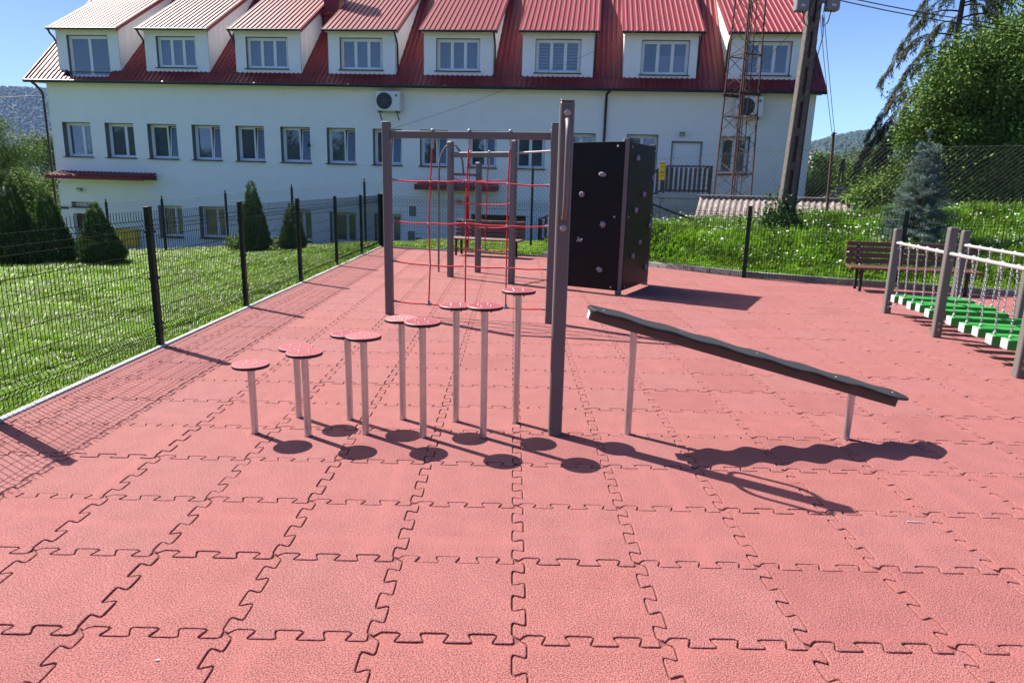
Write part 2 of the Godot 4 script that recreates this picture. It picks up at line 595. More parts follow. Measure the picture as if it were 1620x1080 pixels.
func height(x: float, z: float) -> float:
	var fx := (x - HX0) / HS
	var fz := (z - HZ0) / HS
	var i := int(floor(fx))
	var j := int(floor(fz))
	if i < 0 or j < 0 or i >= HNX - 1 or j >= HNZ - 1:
		return height_exact(x, z)
	fx -= i
	fz -= j
	var a := lerpf(hgrid[j * HNX + i], hgrid[j * HNX + i + 1], fx)
	var b := lerpf(hgrid[(j + 1) * HNX + i], hgrid[(j + 1) * HNX + i + 1], fx)
	return lerpf(a, b, fz)

func terrain() -> void:
	control_points()
	hgrid.resize(HNX * HNZ)
	for j in HNZ:
		for i in HNX:
			hgrid[j * HNX + i] = height_exact(HX0 + i * HS, HZ0 + j * HS)
	var xs := PackedFloat32Array()
	var zs := PackedFloat32Array()
	for q in [-4200, -3200, -2600, -2200, -1900, -1700, -1500, -1300, -1100, -900, -700, -500, -350, -240, -160, -110, -75, -52, -38]: xs.append(q)
	for i in range(0, HNX, 1): xs.append(HX0 + i * HS)
	for q in [36, 46, 60, 85, 120, 170, 240, 330, 430, 500, 560, 620, 680, 740, 800, 860, 930, 1020, 1150, 1300, 1500, 1800, 2400, 3200, 4200]: xs.append(q)
	for q in [-4200, -3600, -3200, -2800, -2500, -2300, -2100, -1950, -1800, -1700, -1600, -1520, -1440, -1360, -1280, -1200, -1100, -1000, -850, -700, -550, -420, -320, -240, -180, -130, -95, -70, -52]: zs.append(q)
	for j in range(0, HNZ, 1): zs.append(HZ0 + j * HS)
	for q in [10, 14, 22, 40, 80, 200, 600, 2000]: zs.append(q)
	var nx := xs.size()
	var nz := zs.size()
	var P := PackedVector3Array()
	P.resize(nx * nz)
	var K := PackedColorArray()
	K.resize(nx * nz)
	var nn := FastNoiseLite.new()
	nn.seed = 11
	nn.frequency = 0.004
	var n2 := FastNoiseLite.new()
	n2.seed = 8
	n2.frequency = 0.55
	for j in nz:
		for i in nx:
			var x := xs[i]
			var z := zs[j]
			P[j * nx + i] = Vector3(x, height(x, z), z)
			var c := Color(1.0, 1.0, 1.0)
			var far := Vector2(x, z + 14.0).length()
			if far > 90.0:
				c = Color(0.38, 0.42, 0.45) if nn.get_noise_2d(x, z) > -0.25 or far > 1100.0 else Color(1.3, 1.2, 1.0)
				if x > 1040.0 and z < -1200.0: c = Color(1.5, 1.5, 1.2)
			else:
				var e := n2.get_noise_2d(x, z)
				c = c.lerp(Color(2.6, 1.75, 2.2), smoothstep(0.14, 0.42, e))
			K[j * nx + i] = c
	var N := PackedVector3Array()
	N.resize(nx * nz)
	for j in nz:
		for i in nx:
			var a := P[j * nx + maxi(i - 1, 0)]
			var b := P[j * nx + mini(i + 1, nx - 1)]
			var d := P[maxi(j - 1, 0) * nx + i]
			var e := P[mini(j + 1, nz - 1) * nx + i]
			N[j * nx + i] = (e - d).cross(b - a).normalized()
	var I := PackedInt32Array()
	for j in nz - 1:
		for i in nx - 1:
			var a := j * nx + i
			I.append_array(PackedInt32Array([a, a + 1, a + nx + 1, a, a + nx + 1, a + nx]))
	var arr := []
	arr.resize(Mesh.ARRAY_MAX)
	arr[Mesh.ARRAY_VERTEX] = P
	arr[Mesh.ARRAY_NORMAL] = N
	arr[Mesh.ARRAY_COLOR] = K
	arr[Mesh.ARRAY_INDEX] = I
	var m := ArrayMesh.new()
	m.add_surface_from_arrays(Mesh.PRIMITIVE_TRIANGLES, arr)
	structure("ground", m, M.soil)


# ------------------------------------------------------------------ rubber paving
func tooth(t0: Array) -> PackedVector2Array:   # one wavy dovetailed edge, s from 0 to 1
	var pts := PackedVector2Array()
	var per := 1.0 / 3.0
	pts.append(Vector2(0, 0))
	for k in 3:
		var o := k * per
		if k == 0:
			pts.append(Vector2(o + 0.10 * per, 0.75))
			pts.append(Vector2(o + 0.16 * per, 1.0))
		else:
			pts.append(Vector2(o - 0.035 * per, 0.55))
			pts.append(Vector2(o - 0.035 * per, 0.84))
			pts.append(Vector2(o + 0.035 * per, 1.0))
		pts.append(Vector2(o + 0.465 * per, 1.0))
		pts.append(Vector2(o + 0.535 * per, 0.84))
		pts.append(Vector2(o + 0.535 * per, 0.55))
		pts.append(Vector2(o + 0.465 * per, -0.55))
		pts.append(Vector2(o + 0.465 * per, -0.84))
		pts.append(Vector2(o + 0.535 * per, -1.0))
		if k == 2:
			pts.append(Vector2(o + 0.84 * per, -1.0))
			pts.append(Vector2(o + 0.90 * per, -0.75))
		else:
			pts.append(Vector2(o + 0.965 * per, -1.0))
			pts.append(Vector2(o + 1.035 * per, -0.84))
			pts.append(Vector2(o + 1.035 * per, -0.55))
	return pts

func tile_outline() -> PackedVector2Array:
	var e := tooth([])
	var A := 0.03
	var out := PackedVector2Array()
	for q in e: out.append(Vector2(q.x * TILE, -q.y * A))                  # far edge is drawn at z = 0
	for q in e: out.append(Vector2(TILE + q.y * A, q.x * TILE))           # right edge
	for i in range(e.size() - 1, -1, -1): out.append(Vector2(e[i].x * TILE, TILE - e[i].y * A)) 
	for i in range(e.size() - 1, -1, -1): out.append(Vector2(e[i].y * A, e[i].x * TILE))
	var clean := PackedVector2Array()
	for i in out.size():
		if out[i].distance_to(out[(i + 1) % out.size()]) > 1e-4: clean.append(out[i])
	return clean

func paving() -> void:
	var root := Node3D.new()
	root.name = "playground_surface"
	add_child(root)
	root.set_meta("kind", "structure")
	var bed := MB.new()
	bed.slab(court, -0.10, -0.011)
	obj("paving_bed", bed, M.rubber_bed, root)
	var outline := tile_outline()
	var gap := 0.0023
	var mb := MB.new()
	mb.slab(outline, -0.014, 0.0, 0.0065, gap)
	var tile_mesh := mb.mesh()
	var cells: Array = []
	var cam := Vector2(-0.07, 2.44)
	for i in range(-8, 28):
		for j in range(-31, 10):
			var c := Vector2((i + 0.5) * TILE, (j + 0.5) * TILE)
			var d := court_distance(c)
			if d > 0.45: continue
			var whole := d < -0.5
			var dz := cam.y - c.y
			var inview := dz > 0.9 and absf(c.x - cam.x) < 0.80 * dz + 0.5
			var dist := c.distance_to(cam)
			cells.append([0.0 if inview else 1000.0, dist, i, j, whole])
	cells.sort_custom(func(a, b): return a[0] + a[1] < b[0] + b[1])
	var rest: Array = []
	var cols: Array = []
	var border := MB.new()
	var made := 0
	rng.seed = 40
	for q in cells:
		var i: int = q[2]
		var j: int = q[3]
		var org := Vector3(i * TILE + rng.randf_range(-0.0012, 0.0012), rng.randf_range(-0.0016, 0.0016), j * TILE + rng.randf_range(-0.0012, 0.0012))
		var tone := rng.randf()
		var which := 0 if tone < 0.36 else (1 if tone < 0.55 else (2 if tone < 0.75 else (3 if tone < 0.86 else 4)))
		if i == -4 and j == 0: which = 3
		if q[4]:
			if made < 298:
				var o := obj("paving_tile", tile_mesh, M["rubber%d" % which], root)
				o.position = org
				made += 1
			else:
				rest.append(Transform3D(Basis.IDENTITY, org))
				var kk: float = [1.0, 0.93, 1.03, 0.86, 0.97][which]
				cols.append(Color(kk, kk * 0.98, kk * 0.98))
		else:
			var moved := PackedVector2Array()
			for p in outline: moved.append(p + Vector2(i * TILE, j * TILE))
			for piece in Geometry2D.intersect_polygons(moved, court):
				if made < 298 and q[0] < 1.0:
					var b := MB.new()
					b.slab(piece, -0.014, 0.0, 0.005, gap)
					if b.v.size() == 0: continue
					obj("paving_tile", b, M["rubber%d" % which], root)
					made += 1
				else:
					border.slab(piece, -0.014, 0.0, 0.005, gap)
	var mm := many("distant_paving_tiles", tile_mesh, M.rubber_many, rest, root, cols)
	mm.set_meta("kind", "stuff")
	if border.v.size() > 0:
		var bo := obj("cut_edge_paving_tiles", border, M.rubber1, root)
		bo.set_meta("kind", "stuff")

func kerbs() -> void:
	var root := thing("kerb", "pale concrete edging kerb round the red rubber paving", "kerb")
	var k := court.size()
	for i in range(0, 7):
		var a := court[i]
		var b := court[i + 1]
		var L := a.distance_to(b)
		var d := (b - a) / L
		var out := Vector2(d.y, -d.x)
		if Geometry2D.is_point_in_polygon((a + b) * 0.5 + out * 0.2, court): out = -out
		var low := i == 0
		var wid := 0.065 if low else 0.08
		var top := 0.016 if low else (0.03 if i == 1 else 0.12)
		var m := int(ceil(L / 1.0))
		for j in m:
			var s0 := L * j / m + 0.003
			var s1 := L * (j + 1) / m - 0.003
			var cen := a + d * (s0 + s1) * 0.5 + out * (wid * 0.5 + 0.004)
			var mb := MB.new()
			mb.box(Transform3D(Basis(Vector3(d.x, 0, d.y), UP, Vector3(-d.y, 0, d.x)), Vector3(cen.x, top * 0.5 - 0.1 + rng.randf_range(-0.003, 0.003), cen.y)), Vector3(s1 - s0, top + 0.2, wid), 0.008)
			obj("kerb_stone", mb, M.kerb_dark if (i == 1 or i >= 4) else M.concrete, root)


# ------------------------------------------------------------------ green panel fence
func wire_panel(width: float, hgt: float) -> ArrayMesh:
	var mb := MB.new()
	var nw := int(width / 0.05)
	var r := 0.0035
	var prof := [Vector2(0.03, 0), Vector2(0.12, 0), Vector2(0.17, 0.035), Vector2(0.22, 0), Vector2(hgt - 0.20, 0), Vector2(hgt - 0.15, 0.035), Vector2(hgt - 0.10, 0), Vector2(hgt, 0)]
	for i in nw + 1:
		var x := width * i / nw
		var p := PackedVector3Array()
		for q in prof: p.append(Vector3(x, q.x, q.y))
		mb.tube(p, r, r, 4, false)
	for y in [0.12, 0.17, 0.22, 0.42, 0.62, 0.82, 1.02, 1.2, hgt - 0.20, hgt - 0.15, hgt - 0.10]:
		var zz := 0.035 if (absf(y - 0.17) < 0.01 or absf(y - hgt + 0.15) < 0.01) else 0.0
		mb.rod(Vector3(0, y, zz - 0.005), Vector3(width, y, zz - 0.005), 0.0035, 4, false)
	return mb.mesh()

func fence_post(root: Node3D, at: Vector3, yaw: float, hgt: float) -> void:
	var mb := MB.new()
	var xf := Transform3D(Basis(UP, yaw), at)
	mb.box(xf.translated_local(Vector3(0, hgt * 0.5 - 0.15, 0)), Vector3(0.055, hgt + 0.3, 0.085), 0.006)
	var o := obj("fence_post", mb, M.fence_green, root)
	var cp := MB.new()
	cp.box(xf.translated_local(Vector3(0, hgt + 0.008, 0)), Vector3(0.064, 0.018, 0.094), 0.006)
	obj("post_cap", cp, M.fence_green, o)
	var cl := MB.new()
	for y in [0.25, 0.75, 1.25]:
		cl.box(xf.translated_local(Vector3(0, y, 0)), Vector3(0.075, 0.03, 0.105), 0.003)
	obj("panel_clamp", cl, M.fence_green, o)

func panel_run(root: Node3D, pts: Array, hgt: float, flip: float) -> void:
	for i in pts.size():
		var p: Vector3 = pts[i]
		var q: Vector3 = pts[mini(i + 1, pts.size() - 1)]
		var d: Vector3 = (q - p) if i < pts.size() - 1 else p - pts[i - 1]
		fence_post(root, p, atan2(d.x, d.z), hgt)
		if i < pts.size() - 1:
			var flat := Vector3(d.x, 0, d.z).normalized()
			var L := p.distance_to(q)
			var w := MeshInstance3D.new()
			w.mesh = panel_mesh
			w.material_override = M.fence_wire
			w.name = "wire_panel"
			root.add_child(w, true)
			var side := flat.cross(UP) * flip
			w.transform = Transform3D(Basis(flat * ((L - 0.06) / 2.44), UP, side), p + flat * 0.03)

var panel_mesh: ArrayMesh

func green_fences() -> void:
	panel_mesh = wire_panel(2.44, 1.47)
	var left := thing("panel_fence", "dark green welded wire panel fence along the left lawn edge", "fence", Vector3(-3.96, 0, -4.9), Vector3.ZERO, "green panel fence runs")
	var lp: Array = []
	for z in [5.1, 2.6, 0.1, -2.4, -4.9, -7.39, -10.02, -12.66, -15.1, -17.52]:
		lp.append(Vector3(0.02 if z < -14.0 else 0.0, 0, z + 4.9))
	panel_run(left, lp, 1.5, 1.0)
	var back := thing("panel_fence", "dark green wire panel fence along the back kerb behind both benches", "fence", Vector3(0.77, 0, -15.64), Vector3.ZERO, "green panel fence runs")
	var bp: Array = []
	for q in [[-3.88, -17.56], [-1.35, -16.62], [0.97, -15.62], [3.20, -13.90], [4.93, -12.10], [7.60, -10.98], [9.95, -10.05], [12.3, -9.2], [14.65, -8.4], [17.0, -7.6]]:
		bp.append(Vector3(q[0] - 0.77, 0.0, q[1] + 15.64))
	panel_run(back, bp, 1.5, -1.0)


# ------------------------------------------------------------------ old chain-link fence near the house
func diamond_net(width: float, hgt: float) -> ArrayMesh:
	var mb := MB.new()
	var step := 0.115
	for dir in [1.0, -1.0]:
		var x := -hgt
		while x < width + hgt:
			var a := Vector2(x, 0)
			var b := Vector2(x + dir * hgt, hgt)
			var lo := minf(a.x, b.x)
			var hi := maxf(a.x, b.x)
			if hi > 0.0 and lo < width:
				var t0 := 0.0
				var t1 := 1.0
				if dir > 0.0:
					t0 = clampf((0.0 - a.x) / hgt, 0, 1)
					t1 = clampf((width - a.x) / hgt, 0, 1)
				else:
					t0 = clampf((a.x - width) / hgt, 0, 1)
					t1 = clampf(a.x / hgt, 0, 1)
				if t1 - t0 > 0.02:
					var p := a.lerp(b, t0)
					var q := a.lerp(b, t1)
					mb.tube(PackedVector3Array([Vector3(p.x, p.y, 0.002 * dir), Vector3(q.x, q.y, 0.002 * dir)]), 0.0020, 0.0020, 3, false)
			x += step
	return mb.mesh()

func chain_link() -> void:
	var root := thing("chain_link_fence", "old chain link fence on dark iron posts crossing in front of the white house", "fence", Vector3(-4.79, -0.2, -19.56))
	var P := [[-15.3, -20.05, -0.72, 0.88], [-13.27, -19.95, -0.6, 1.02], [-11.4, -19.85, -0.5, 1.16], [-9.40, -20.0, -0.42, 1.38], [-7.22, -19.94, -0.34, 1.61], [-4.79, -19.56, -0.22, 1.84], [-2.0, -18.97, -0.06, 2.08], [0.49, -18.05, 0.0, 2.33], [3.55, -16.5, 0.5, 2.6], [6.3, -16.35, 0.9, 2.86], [8.9, -15.9, 1.1, 3.0], [11.6, -15.0, 1.3, 3.05], [14.3, -14.2, 1.4, 3.1], [17.0, -13.6, 1.45, 3.15]]
	var o := Vector3(-4.79, -0.2, -19.56)
	var net := diamond_net(2.6, 1.65)
	for i in P.size():
		var b := Vector3(P[i][0], P[i][2], P[i][1]) - o
		var t := Vector3(P[i][0], P[i][3], P[i][1]) - o
		if i != 9 and i != 10 and i < 11:
			var mb := MB.new()
			mb.bar(b - UP * 0.3, t, 0.065, 0.055, 0.004, Vector3.FORWARD)
			mb.bar(t, t + UP * 0.10, 0.035, 0.03, 0.004, Vector3.FORWARD)
			obj("fence_post", mb, M.iron_dark, root)
		if i < P.size() - 1:
			var b2 := Vector3(P[i + 1][0], P[i + 1][2], P[i + 1][1]) - o
			var t2 := Vector3(P[i + 1][0], P[i + 1][3], P[i + 1][1]) - o
			var w := MeshInstance3D.new()
			w.mesh = net
			w.material_override = M.chain_wire
			w.name = "wire_netting"
			root.add_child(w, true)
			var hh := ((t - b).length() + (t2 - b2).length()) * 0.5 - 0.05
			var dx := (t2 - t) / 2.6
			w.transform = Transform3D(Basis(dx, UP * (hh / 1.65), dx.cross(UP).normalized()), t - UP * hh)
			var tw := MB.new()
			tw.rod(t - UP * 0.02, t2 - UP * 0.02, 0.004, 4, false)
			obj("tension_wire", tw, M.chain_wire, root)
	var br := MB.new()
	br.bar(Vector3(3.50, 1.50, -16.40) - o, Vector3(5.25, 0.88, -16.50) - o, 0.05, 0.05, 0.004)
	obj("brace", br, M.iron_dark, root)


# ------------------------------------------------------------------ play equipment
func stepping_discs() -> void:
	# disc and post meshes are shared; each stepping post is a thing of its own
	var D := [
		[-1.93, -2.27, 0.53, "lowest red stepping disc on a galvanised post, leftmost of the row"],
		[-1.53, -2.24, 0.635, "second stepping disc of the front row, overlapping the lowest back disc"],
		[-1.12, -2.30, 0.75, "third stepping disc of the front row, in the middle of that row"],
		[-0.69, -2.26, 0.87, "fourth stepping disc of the front row, second tallest of that row"],
		[-0.25, -2.28, 0.99, "tallest stepping disc of the front row, last of that row"],
		[-1.715, -2.63, 0.575, "lowest stepping disc of the back row, partly hidden by a nearer disc"],
		[-1.31, -2.61, 0.695, "second stepping disc of the back row, half behind a wider red disc"],
		[-0.90, -2.64, 0.815, "third stepping disc of the back row, left edge showing beside its neighbour"],
		[-0.48, -2.62, 0.93, "fourth stepping disc of the back row, left of the tallest front disc"],
		[-0.01, -2.62, 1.055, "highest stepping disc of all, next to the tall handle post"]]
	rng.seed = 5
	var disc := MB.new()
	disc.lathe(Transform3D.IDENTITY, [Vector2(0, -0.004), Vector2(0.1265, -0.004), Vector2(0.129, -0.002), Vector2(0.129, 0.013), Vector2(0.1265, 0.0155), Vector2(0, 0.0155)], 36)
	var disc_m := disc.mesh()
	var top := MB.new()
	top.lathe(Transform3D.IDENTITY, [Vector2(0.1275, 0.0135), Vector2(0.1275, 0.0165), Vector2(0.1245, 0.0192), Vector2(0, 0.0192)], 36)
	var top_m := top.mesh()
	var tread := MB.new()   # pressed ridges of the tread plate
	for k in 9:
		var zz := -0.104 + k * 0.026
		var hw := sqrt(maxf(0.0, 0.116 * 0.116 - zz * zz))
		tread.box(Transform3D(Basis.IDENTITY, Vector3(0, 0.0196, zz)), Vector3(hw * 2.0, 0.003, 0.007), 0.0012)
	var tread_m := tread.mesh()
	var bolt := MB.new()
	bolt.dome(Vector3.ZERO, UP, 0.0085, 0.006, 10)
	var bolt_m := bolt.mesh()
	var plate := MB.new()
	plate.at(Vector3(0, -0.0085, 0), Vector3(0.105, 0.008, 0.105), 0.002)
	var plate_m := plate.mesh()
	var nut := MB.new()
	nut.lathe(Transform3D.IDENTITY, [Vector2(0, -0.028), Vector2(0.0075, -0.028), Vector2(0.0085, -0.013), Vector2(0.0085, -0.012)], 8)
	var nut_m := nut.mesh()
	for q in D:
		var t := thing("stepping_disc", q[3], "stepping post", Vector3(q[0], 0, q[1]), Vector3(0, rng.randf_range(-0.5, 0.5), 0), "rising stepping discs")
		var h: float = q[2] - 0.02
		var post := MB.new()
		post.rod(Vector3(0, -0.05, 0), Vector3(0, h - 0.012, 0), 0.0255, 20, false)
		obj("post", post, M.galv, t)
		var foot := MB.new()
		foot.lathe(Transform3D.IDENTITY, [Vector2(0.033, 0.0006), Vector2(0.031, 0.0022), Vector2(0.0256, 0.0022)], 20)
		obj("foot_ring", foot, M.rubber_bed, t)
		var pl := obj("mounting_plate", plate_m, M.galv, t)
		pl.position.y = h
		var core := obj("disc_core", disc_m, M.disc_core, t)
		core.position.y = h
		var tp := obj("tread_plate", top_m, M.tread_red, t)
		tp.position.y = h
		var rg := obj("tread_ridges", tread_m, M.tread_red, tp)
		for s in [[-1, -1], [1, -1], [1, 1], [-1, 1]]:
			var b := obj("bolt", bolt_m, M.steel, tp)
			b.position = Vector3(s[0] * 0.036, 0.0192, s[1] * 0.036)
			var nt := obj("nut", nut_m, M.steel, pl)
			nt.position = Vector3(s[0] * 0.036, 0, s[1] * 0.036)

func square_post(root: Node3D, at: Vector3, yaw: float, h: float, w := 0.1) -> MeshInstance3D:
	var mb := MB.new()
	var xf := Transform3D(Basis(UP, yaw), at)
	mb.box(xf.translated_local(Vector3(0, h * 0.5 - 0.05, 0)), Vector3(w, h + 0.1 - 0.02, w), 0.009)
	var o := obj("post", mb, M.post_grey, root)
	var cp := MB.new()
	cp.box(xf.translated_local(Vector3(0, h - 0.004, 0)), Vector3(w - 0.004, 0.014, w - 0.004), 0.005)
	obj("post_cap", cp, M.post_grey, o)
	return o

func handle_post() -> void:
	var t := thing("handle_post", "tall square grey post with a long grab handle facing the viewer", "handle post", Vector3(0.285, 0, -2.39))
	square_post(t, Vector3.ZERO, 0.0, 2.385, 0.098)
	for s in [1.0, -1.0]:
		var hb := MB.new()
		var p := PackedVector3Array()
		for q in [[2.255, 0.052], [2.25, 0.085], [2.225, 0.130], [2.17, 0.165], [2.10, 0.178], [1.75, 0.178], [1.68, 0.165], [1.625, 0.130], [1.605, 0.085], [1.60, 0.055]]:
			p.append(Vector3(0, q[0], q[1] * s))
		hb.tube(p, 0.0165, 0.0165, 12, true)
		var ho := obj("grab_handle", hb, M.post_grey, t)
		for y in [2.245, 1.615]:
			var pad := MB.new()   # flattened handle end
			pad.box(Transform3D(Basis.IDENTITY, Vector3(0, y, 0.054 * s)), Vector3(0.042, 0.075, 0.01), 0.004)
			obj("handle_end", pad, M.post_grey, ho)
		for y in [2.30, 1.535]:
			var pb := MB.new()
			pb.box(Transform3D(Basis.IDENTITY, Vector3(0, y, 0.051 * s)), Vector3(0.06, 0.085, 0.006), 0.002)
			obj("fixing_plate", pb, M.post_grey, t)
			var cb := MB.new()
			cb.dome(Vector3(0, y, 0.053 * s), Vector3(0, 0, s), 0.024, 0.018, 16)
			obj("bolt_cap", cb, M.rail_grey, t)

func balance_beam() -> void:
	var t := thing("balance_beam", "sloping black wavy-edged balance beam on two galvanised posts", "balance beam", Vector3(0.84, 0, -2.42))
	for q in [[0.0, 0.797], [1.66, 0.360]]:
		var mb := MB.new()
		mb.rod(Vector3(q[0], -0.05, 0), Vector3(q[0], q[1], 0), 0.027, 20, false)
		obj("post", mb, M.galv, t)
		var br := MB.new()
		var sl := Vector3(2.43, -0.64, 0).normalized()
		br.bar(Vector3(q[0], q[1] + 0.004, 0) - sl * 0.06, Vector3(q[0], q[1] + 0.004, 0) + sl * 0.06, 0.09, 0.008, 0.002)
		obj("bracket", br, M.galv, t)
	var a := Vector3(-0.35, 0.968, 0)
	var b := Vector3(2.08, 0.328, 0)
	var d := (b - a).normalized()
	var up := Vector3.BACK.cross(d).normalized()
	if up.y < 0: up = -up
	var L := a.distance_to(b)
	# channel section under the board
	var ch := MB.new()
	var c0 := a + d * 0.03 - up * 0.042
	var c1 := a + d * (L - 0.10) - up * 0.042
	ch.bar(c0 + Vector3(0, 0, 0.058), c1 + Vector3(0, 0, 0.058), 0.006, 0.070, 0.002, up)
	ch.bar(c0 - Vector3(0, 0, 0.058), c1 - Vector3(0, 0, 0.058), 0.006, 0.070, 0.002, up)
	ch.bar(c0 + up * 0.032, c1 + up * 0.032, 0.112, 0.006, 0.001, up)
	ch.bar(c0 - up * 0.032, c1 - up * 0.032, 0.112, 0.006, 0.001, up)
	obj("channel", ch, M.channel_brown, t)
	var ec := MB.new()
	ec.box(Transform3D(Basis(d, up, d.cross(up)), c0 - d * 0.004), Vector3(0.006, 0.066, 0.108), 0.001)
	obj("channel_end_cap", ec, M.plank_white, t)
	# winding board
	var poly := PackedVector2Array()
	var N := 120
	var w := 0.138
	var edge := func(s: float) -> float: return 0.034 * sin(TAU * s / 0.365)
	var wid := func(s: float) -> float:
		var e := minf(s, L - s)
		return w * sqrt(clampf(1.0 - pow(1.0 - clampf(e / 0.13, 0, 1), 2.0), 0.0, 1.0))
	for i in N + 1:
		var s := L * i / N
		poly.append(Vector2(s, edge.call(s) - wid.call(s) - 0.004))
	for i in range(N, -1, -1):
		var s := L * i / N
		poly.append(Vector2(s, edge.call(s) + wid.call(s) + 0.004))
	var bd := MB.new()
	bd.slab(poly, -0.006, 0.014, 0.005)
	var bo := obj("winding_board", bd, M.black_rubber, t)
	bo.transform = Transform3D(Basis(d, up, d.cross(up)), a)
	for s in [0.12, 0.72, 1.32, 1.92, 2.40]:
		var sc := MB.new()
		sc.dome(Vector3(s, 0.014, edge.call(s)), UP, 0.009, 0.004, 10)
		obj("screw", sc, M.steel, bo)
	var rb := MB.new()   # moulded anti-slip ribs along the lower half
	for i in 64:
		var s := 0.10 + i * 0.036
		var hw: float = wid.call(s) - 0.022
		rb.box(Transform3D(Basis.IDENTITY, Vector3(s, 0.0146, edge.call(s))), Vector3(0.006, 0.0026, hw * 2.0), 0.001)
	obj("tread_ribs", rb, M.black_rubber, bo)

func rope(p: Array, r: float, m: Material, root: Node3D, called := "rope") -> MeshInstance3D:
	# a slack cord through the given points
	var cv := Curve3D.new()
	for i in p.size():
		var tan := Vector3.ZERO
		if i > 0 and i < p.size() - 1: tan = (p[i + 1] - p[i - 1]) * 0.16
		cv.add_point(p[i], -tan, tan)
	cv.bake_interval = 0.05
	var mb := MB.new()
	var bp := cv.tessellate(3, 6)
	mb.tube(bp, r, r, 8, true)
	return obj(called, mb, m, root)

func net_panel(root: Node3D, A: Vector3, B: Vector3, xs: Array, rows: Array, top: float, ends: Vector2, r := 0.010, wob := 1.0) -> void:
	var d := (B - A).normalized()
	var nrm := d.cross(UP)
	var P := func(s: float, y: float, o := 0.0) -> Vector3: return A + d * s + UP * y + nrm * o
	var knot := MB.new()
	knot.dome(Vector3.ZERO, UP, 0.019, 0.019, 10)
	knot.dome(Vector3.ZERO, -UP, 0.019, 0.019, 10)
	var knot_m := knot.mesh()
	# vertical ropes with steel ferrules on the beam
	for k in xs.size():
		var col_: Array = xs[k]
		var pts: Array = [P.call(col_[0], top - 0.10)]
		for i in rows.size():
			pts.append(P.call(col_[i + 1], rows[i][k + 1], 0.006))
		rope(pts, r, M.rope, root, "vertical_rope")
		var fe := MB.new()
		fe.rod(P.call(col_[0], top - 0.22), P.call(col_[0], top + 0.012), r * 1.5, 10)
		fe.dome(P.call(col_[0], top + 0.012), UP, 0.026, 0.022, 12)
		obj("ferrule", fe, M.rail_grey, root)
	for i in rows.size():
		var row: Array = rows[i]
		var pts: Array = [P.call(ends.x, row[0])]
		for k in xs.size():
			pts.append(P.call(xs[k][i + 1], row[k + 1], -0.006))
		pts.append(P.call(ends.y, row[row.size() - 1]))
		# sag a little between the knots
		var full: Array = []
		for q in pts.size() - 1:
			full.append(pts[q])
			full.append((pts[q] + pts[q + 1]) * 0.5 - UP * 0.012 * wob)
		full.append(pts[pts.size() - 1])
		rope(full, r, M.rope, root, "horizontal_rope")
		for k in xs.size():
			var last := i == rows.size() - 1
			if last:
				var tee := MB.new()
				var c: Vector3 = P.call(xs[k][i + 1], row[k + 1])
				tee.rod(c - UP * 0.012, c + UP * 0.055, 0.018, 10)
				tee.rod(c - d * 0.04, c + d * 0.04, 0.018, 10)
				obj("tee_connector", tee, M.hold_grey, root)
			else:
				var kb := obj("knot_ball", knot_m, M.rail_grey, root)
				kb.position = P.call(xs[k][i + 1], row[k + 1])
		for e in [[ends.x, 1.0, row[0]], [ends.y, -1.0, row[row.size() - 1]]]:
			var sl := MB.new()
			var c0: Vector3 = P.call(e[0] - e[1] * 0.03, e[2])
			sl.rod(c0, c0 + d * 0.085 * e[1], r * 1.7, 10)
			sl.rod(c0 - d * 0.012 * e[1], c0 + d * 0.01 * e[1], r * 2.6, 10)
			obj("rope_sleeve", sl, M.hold_grey, root)

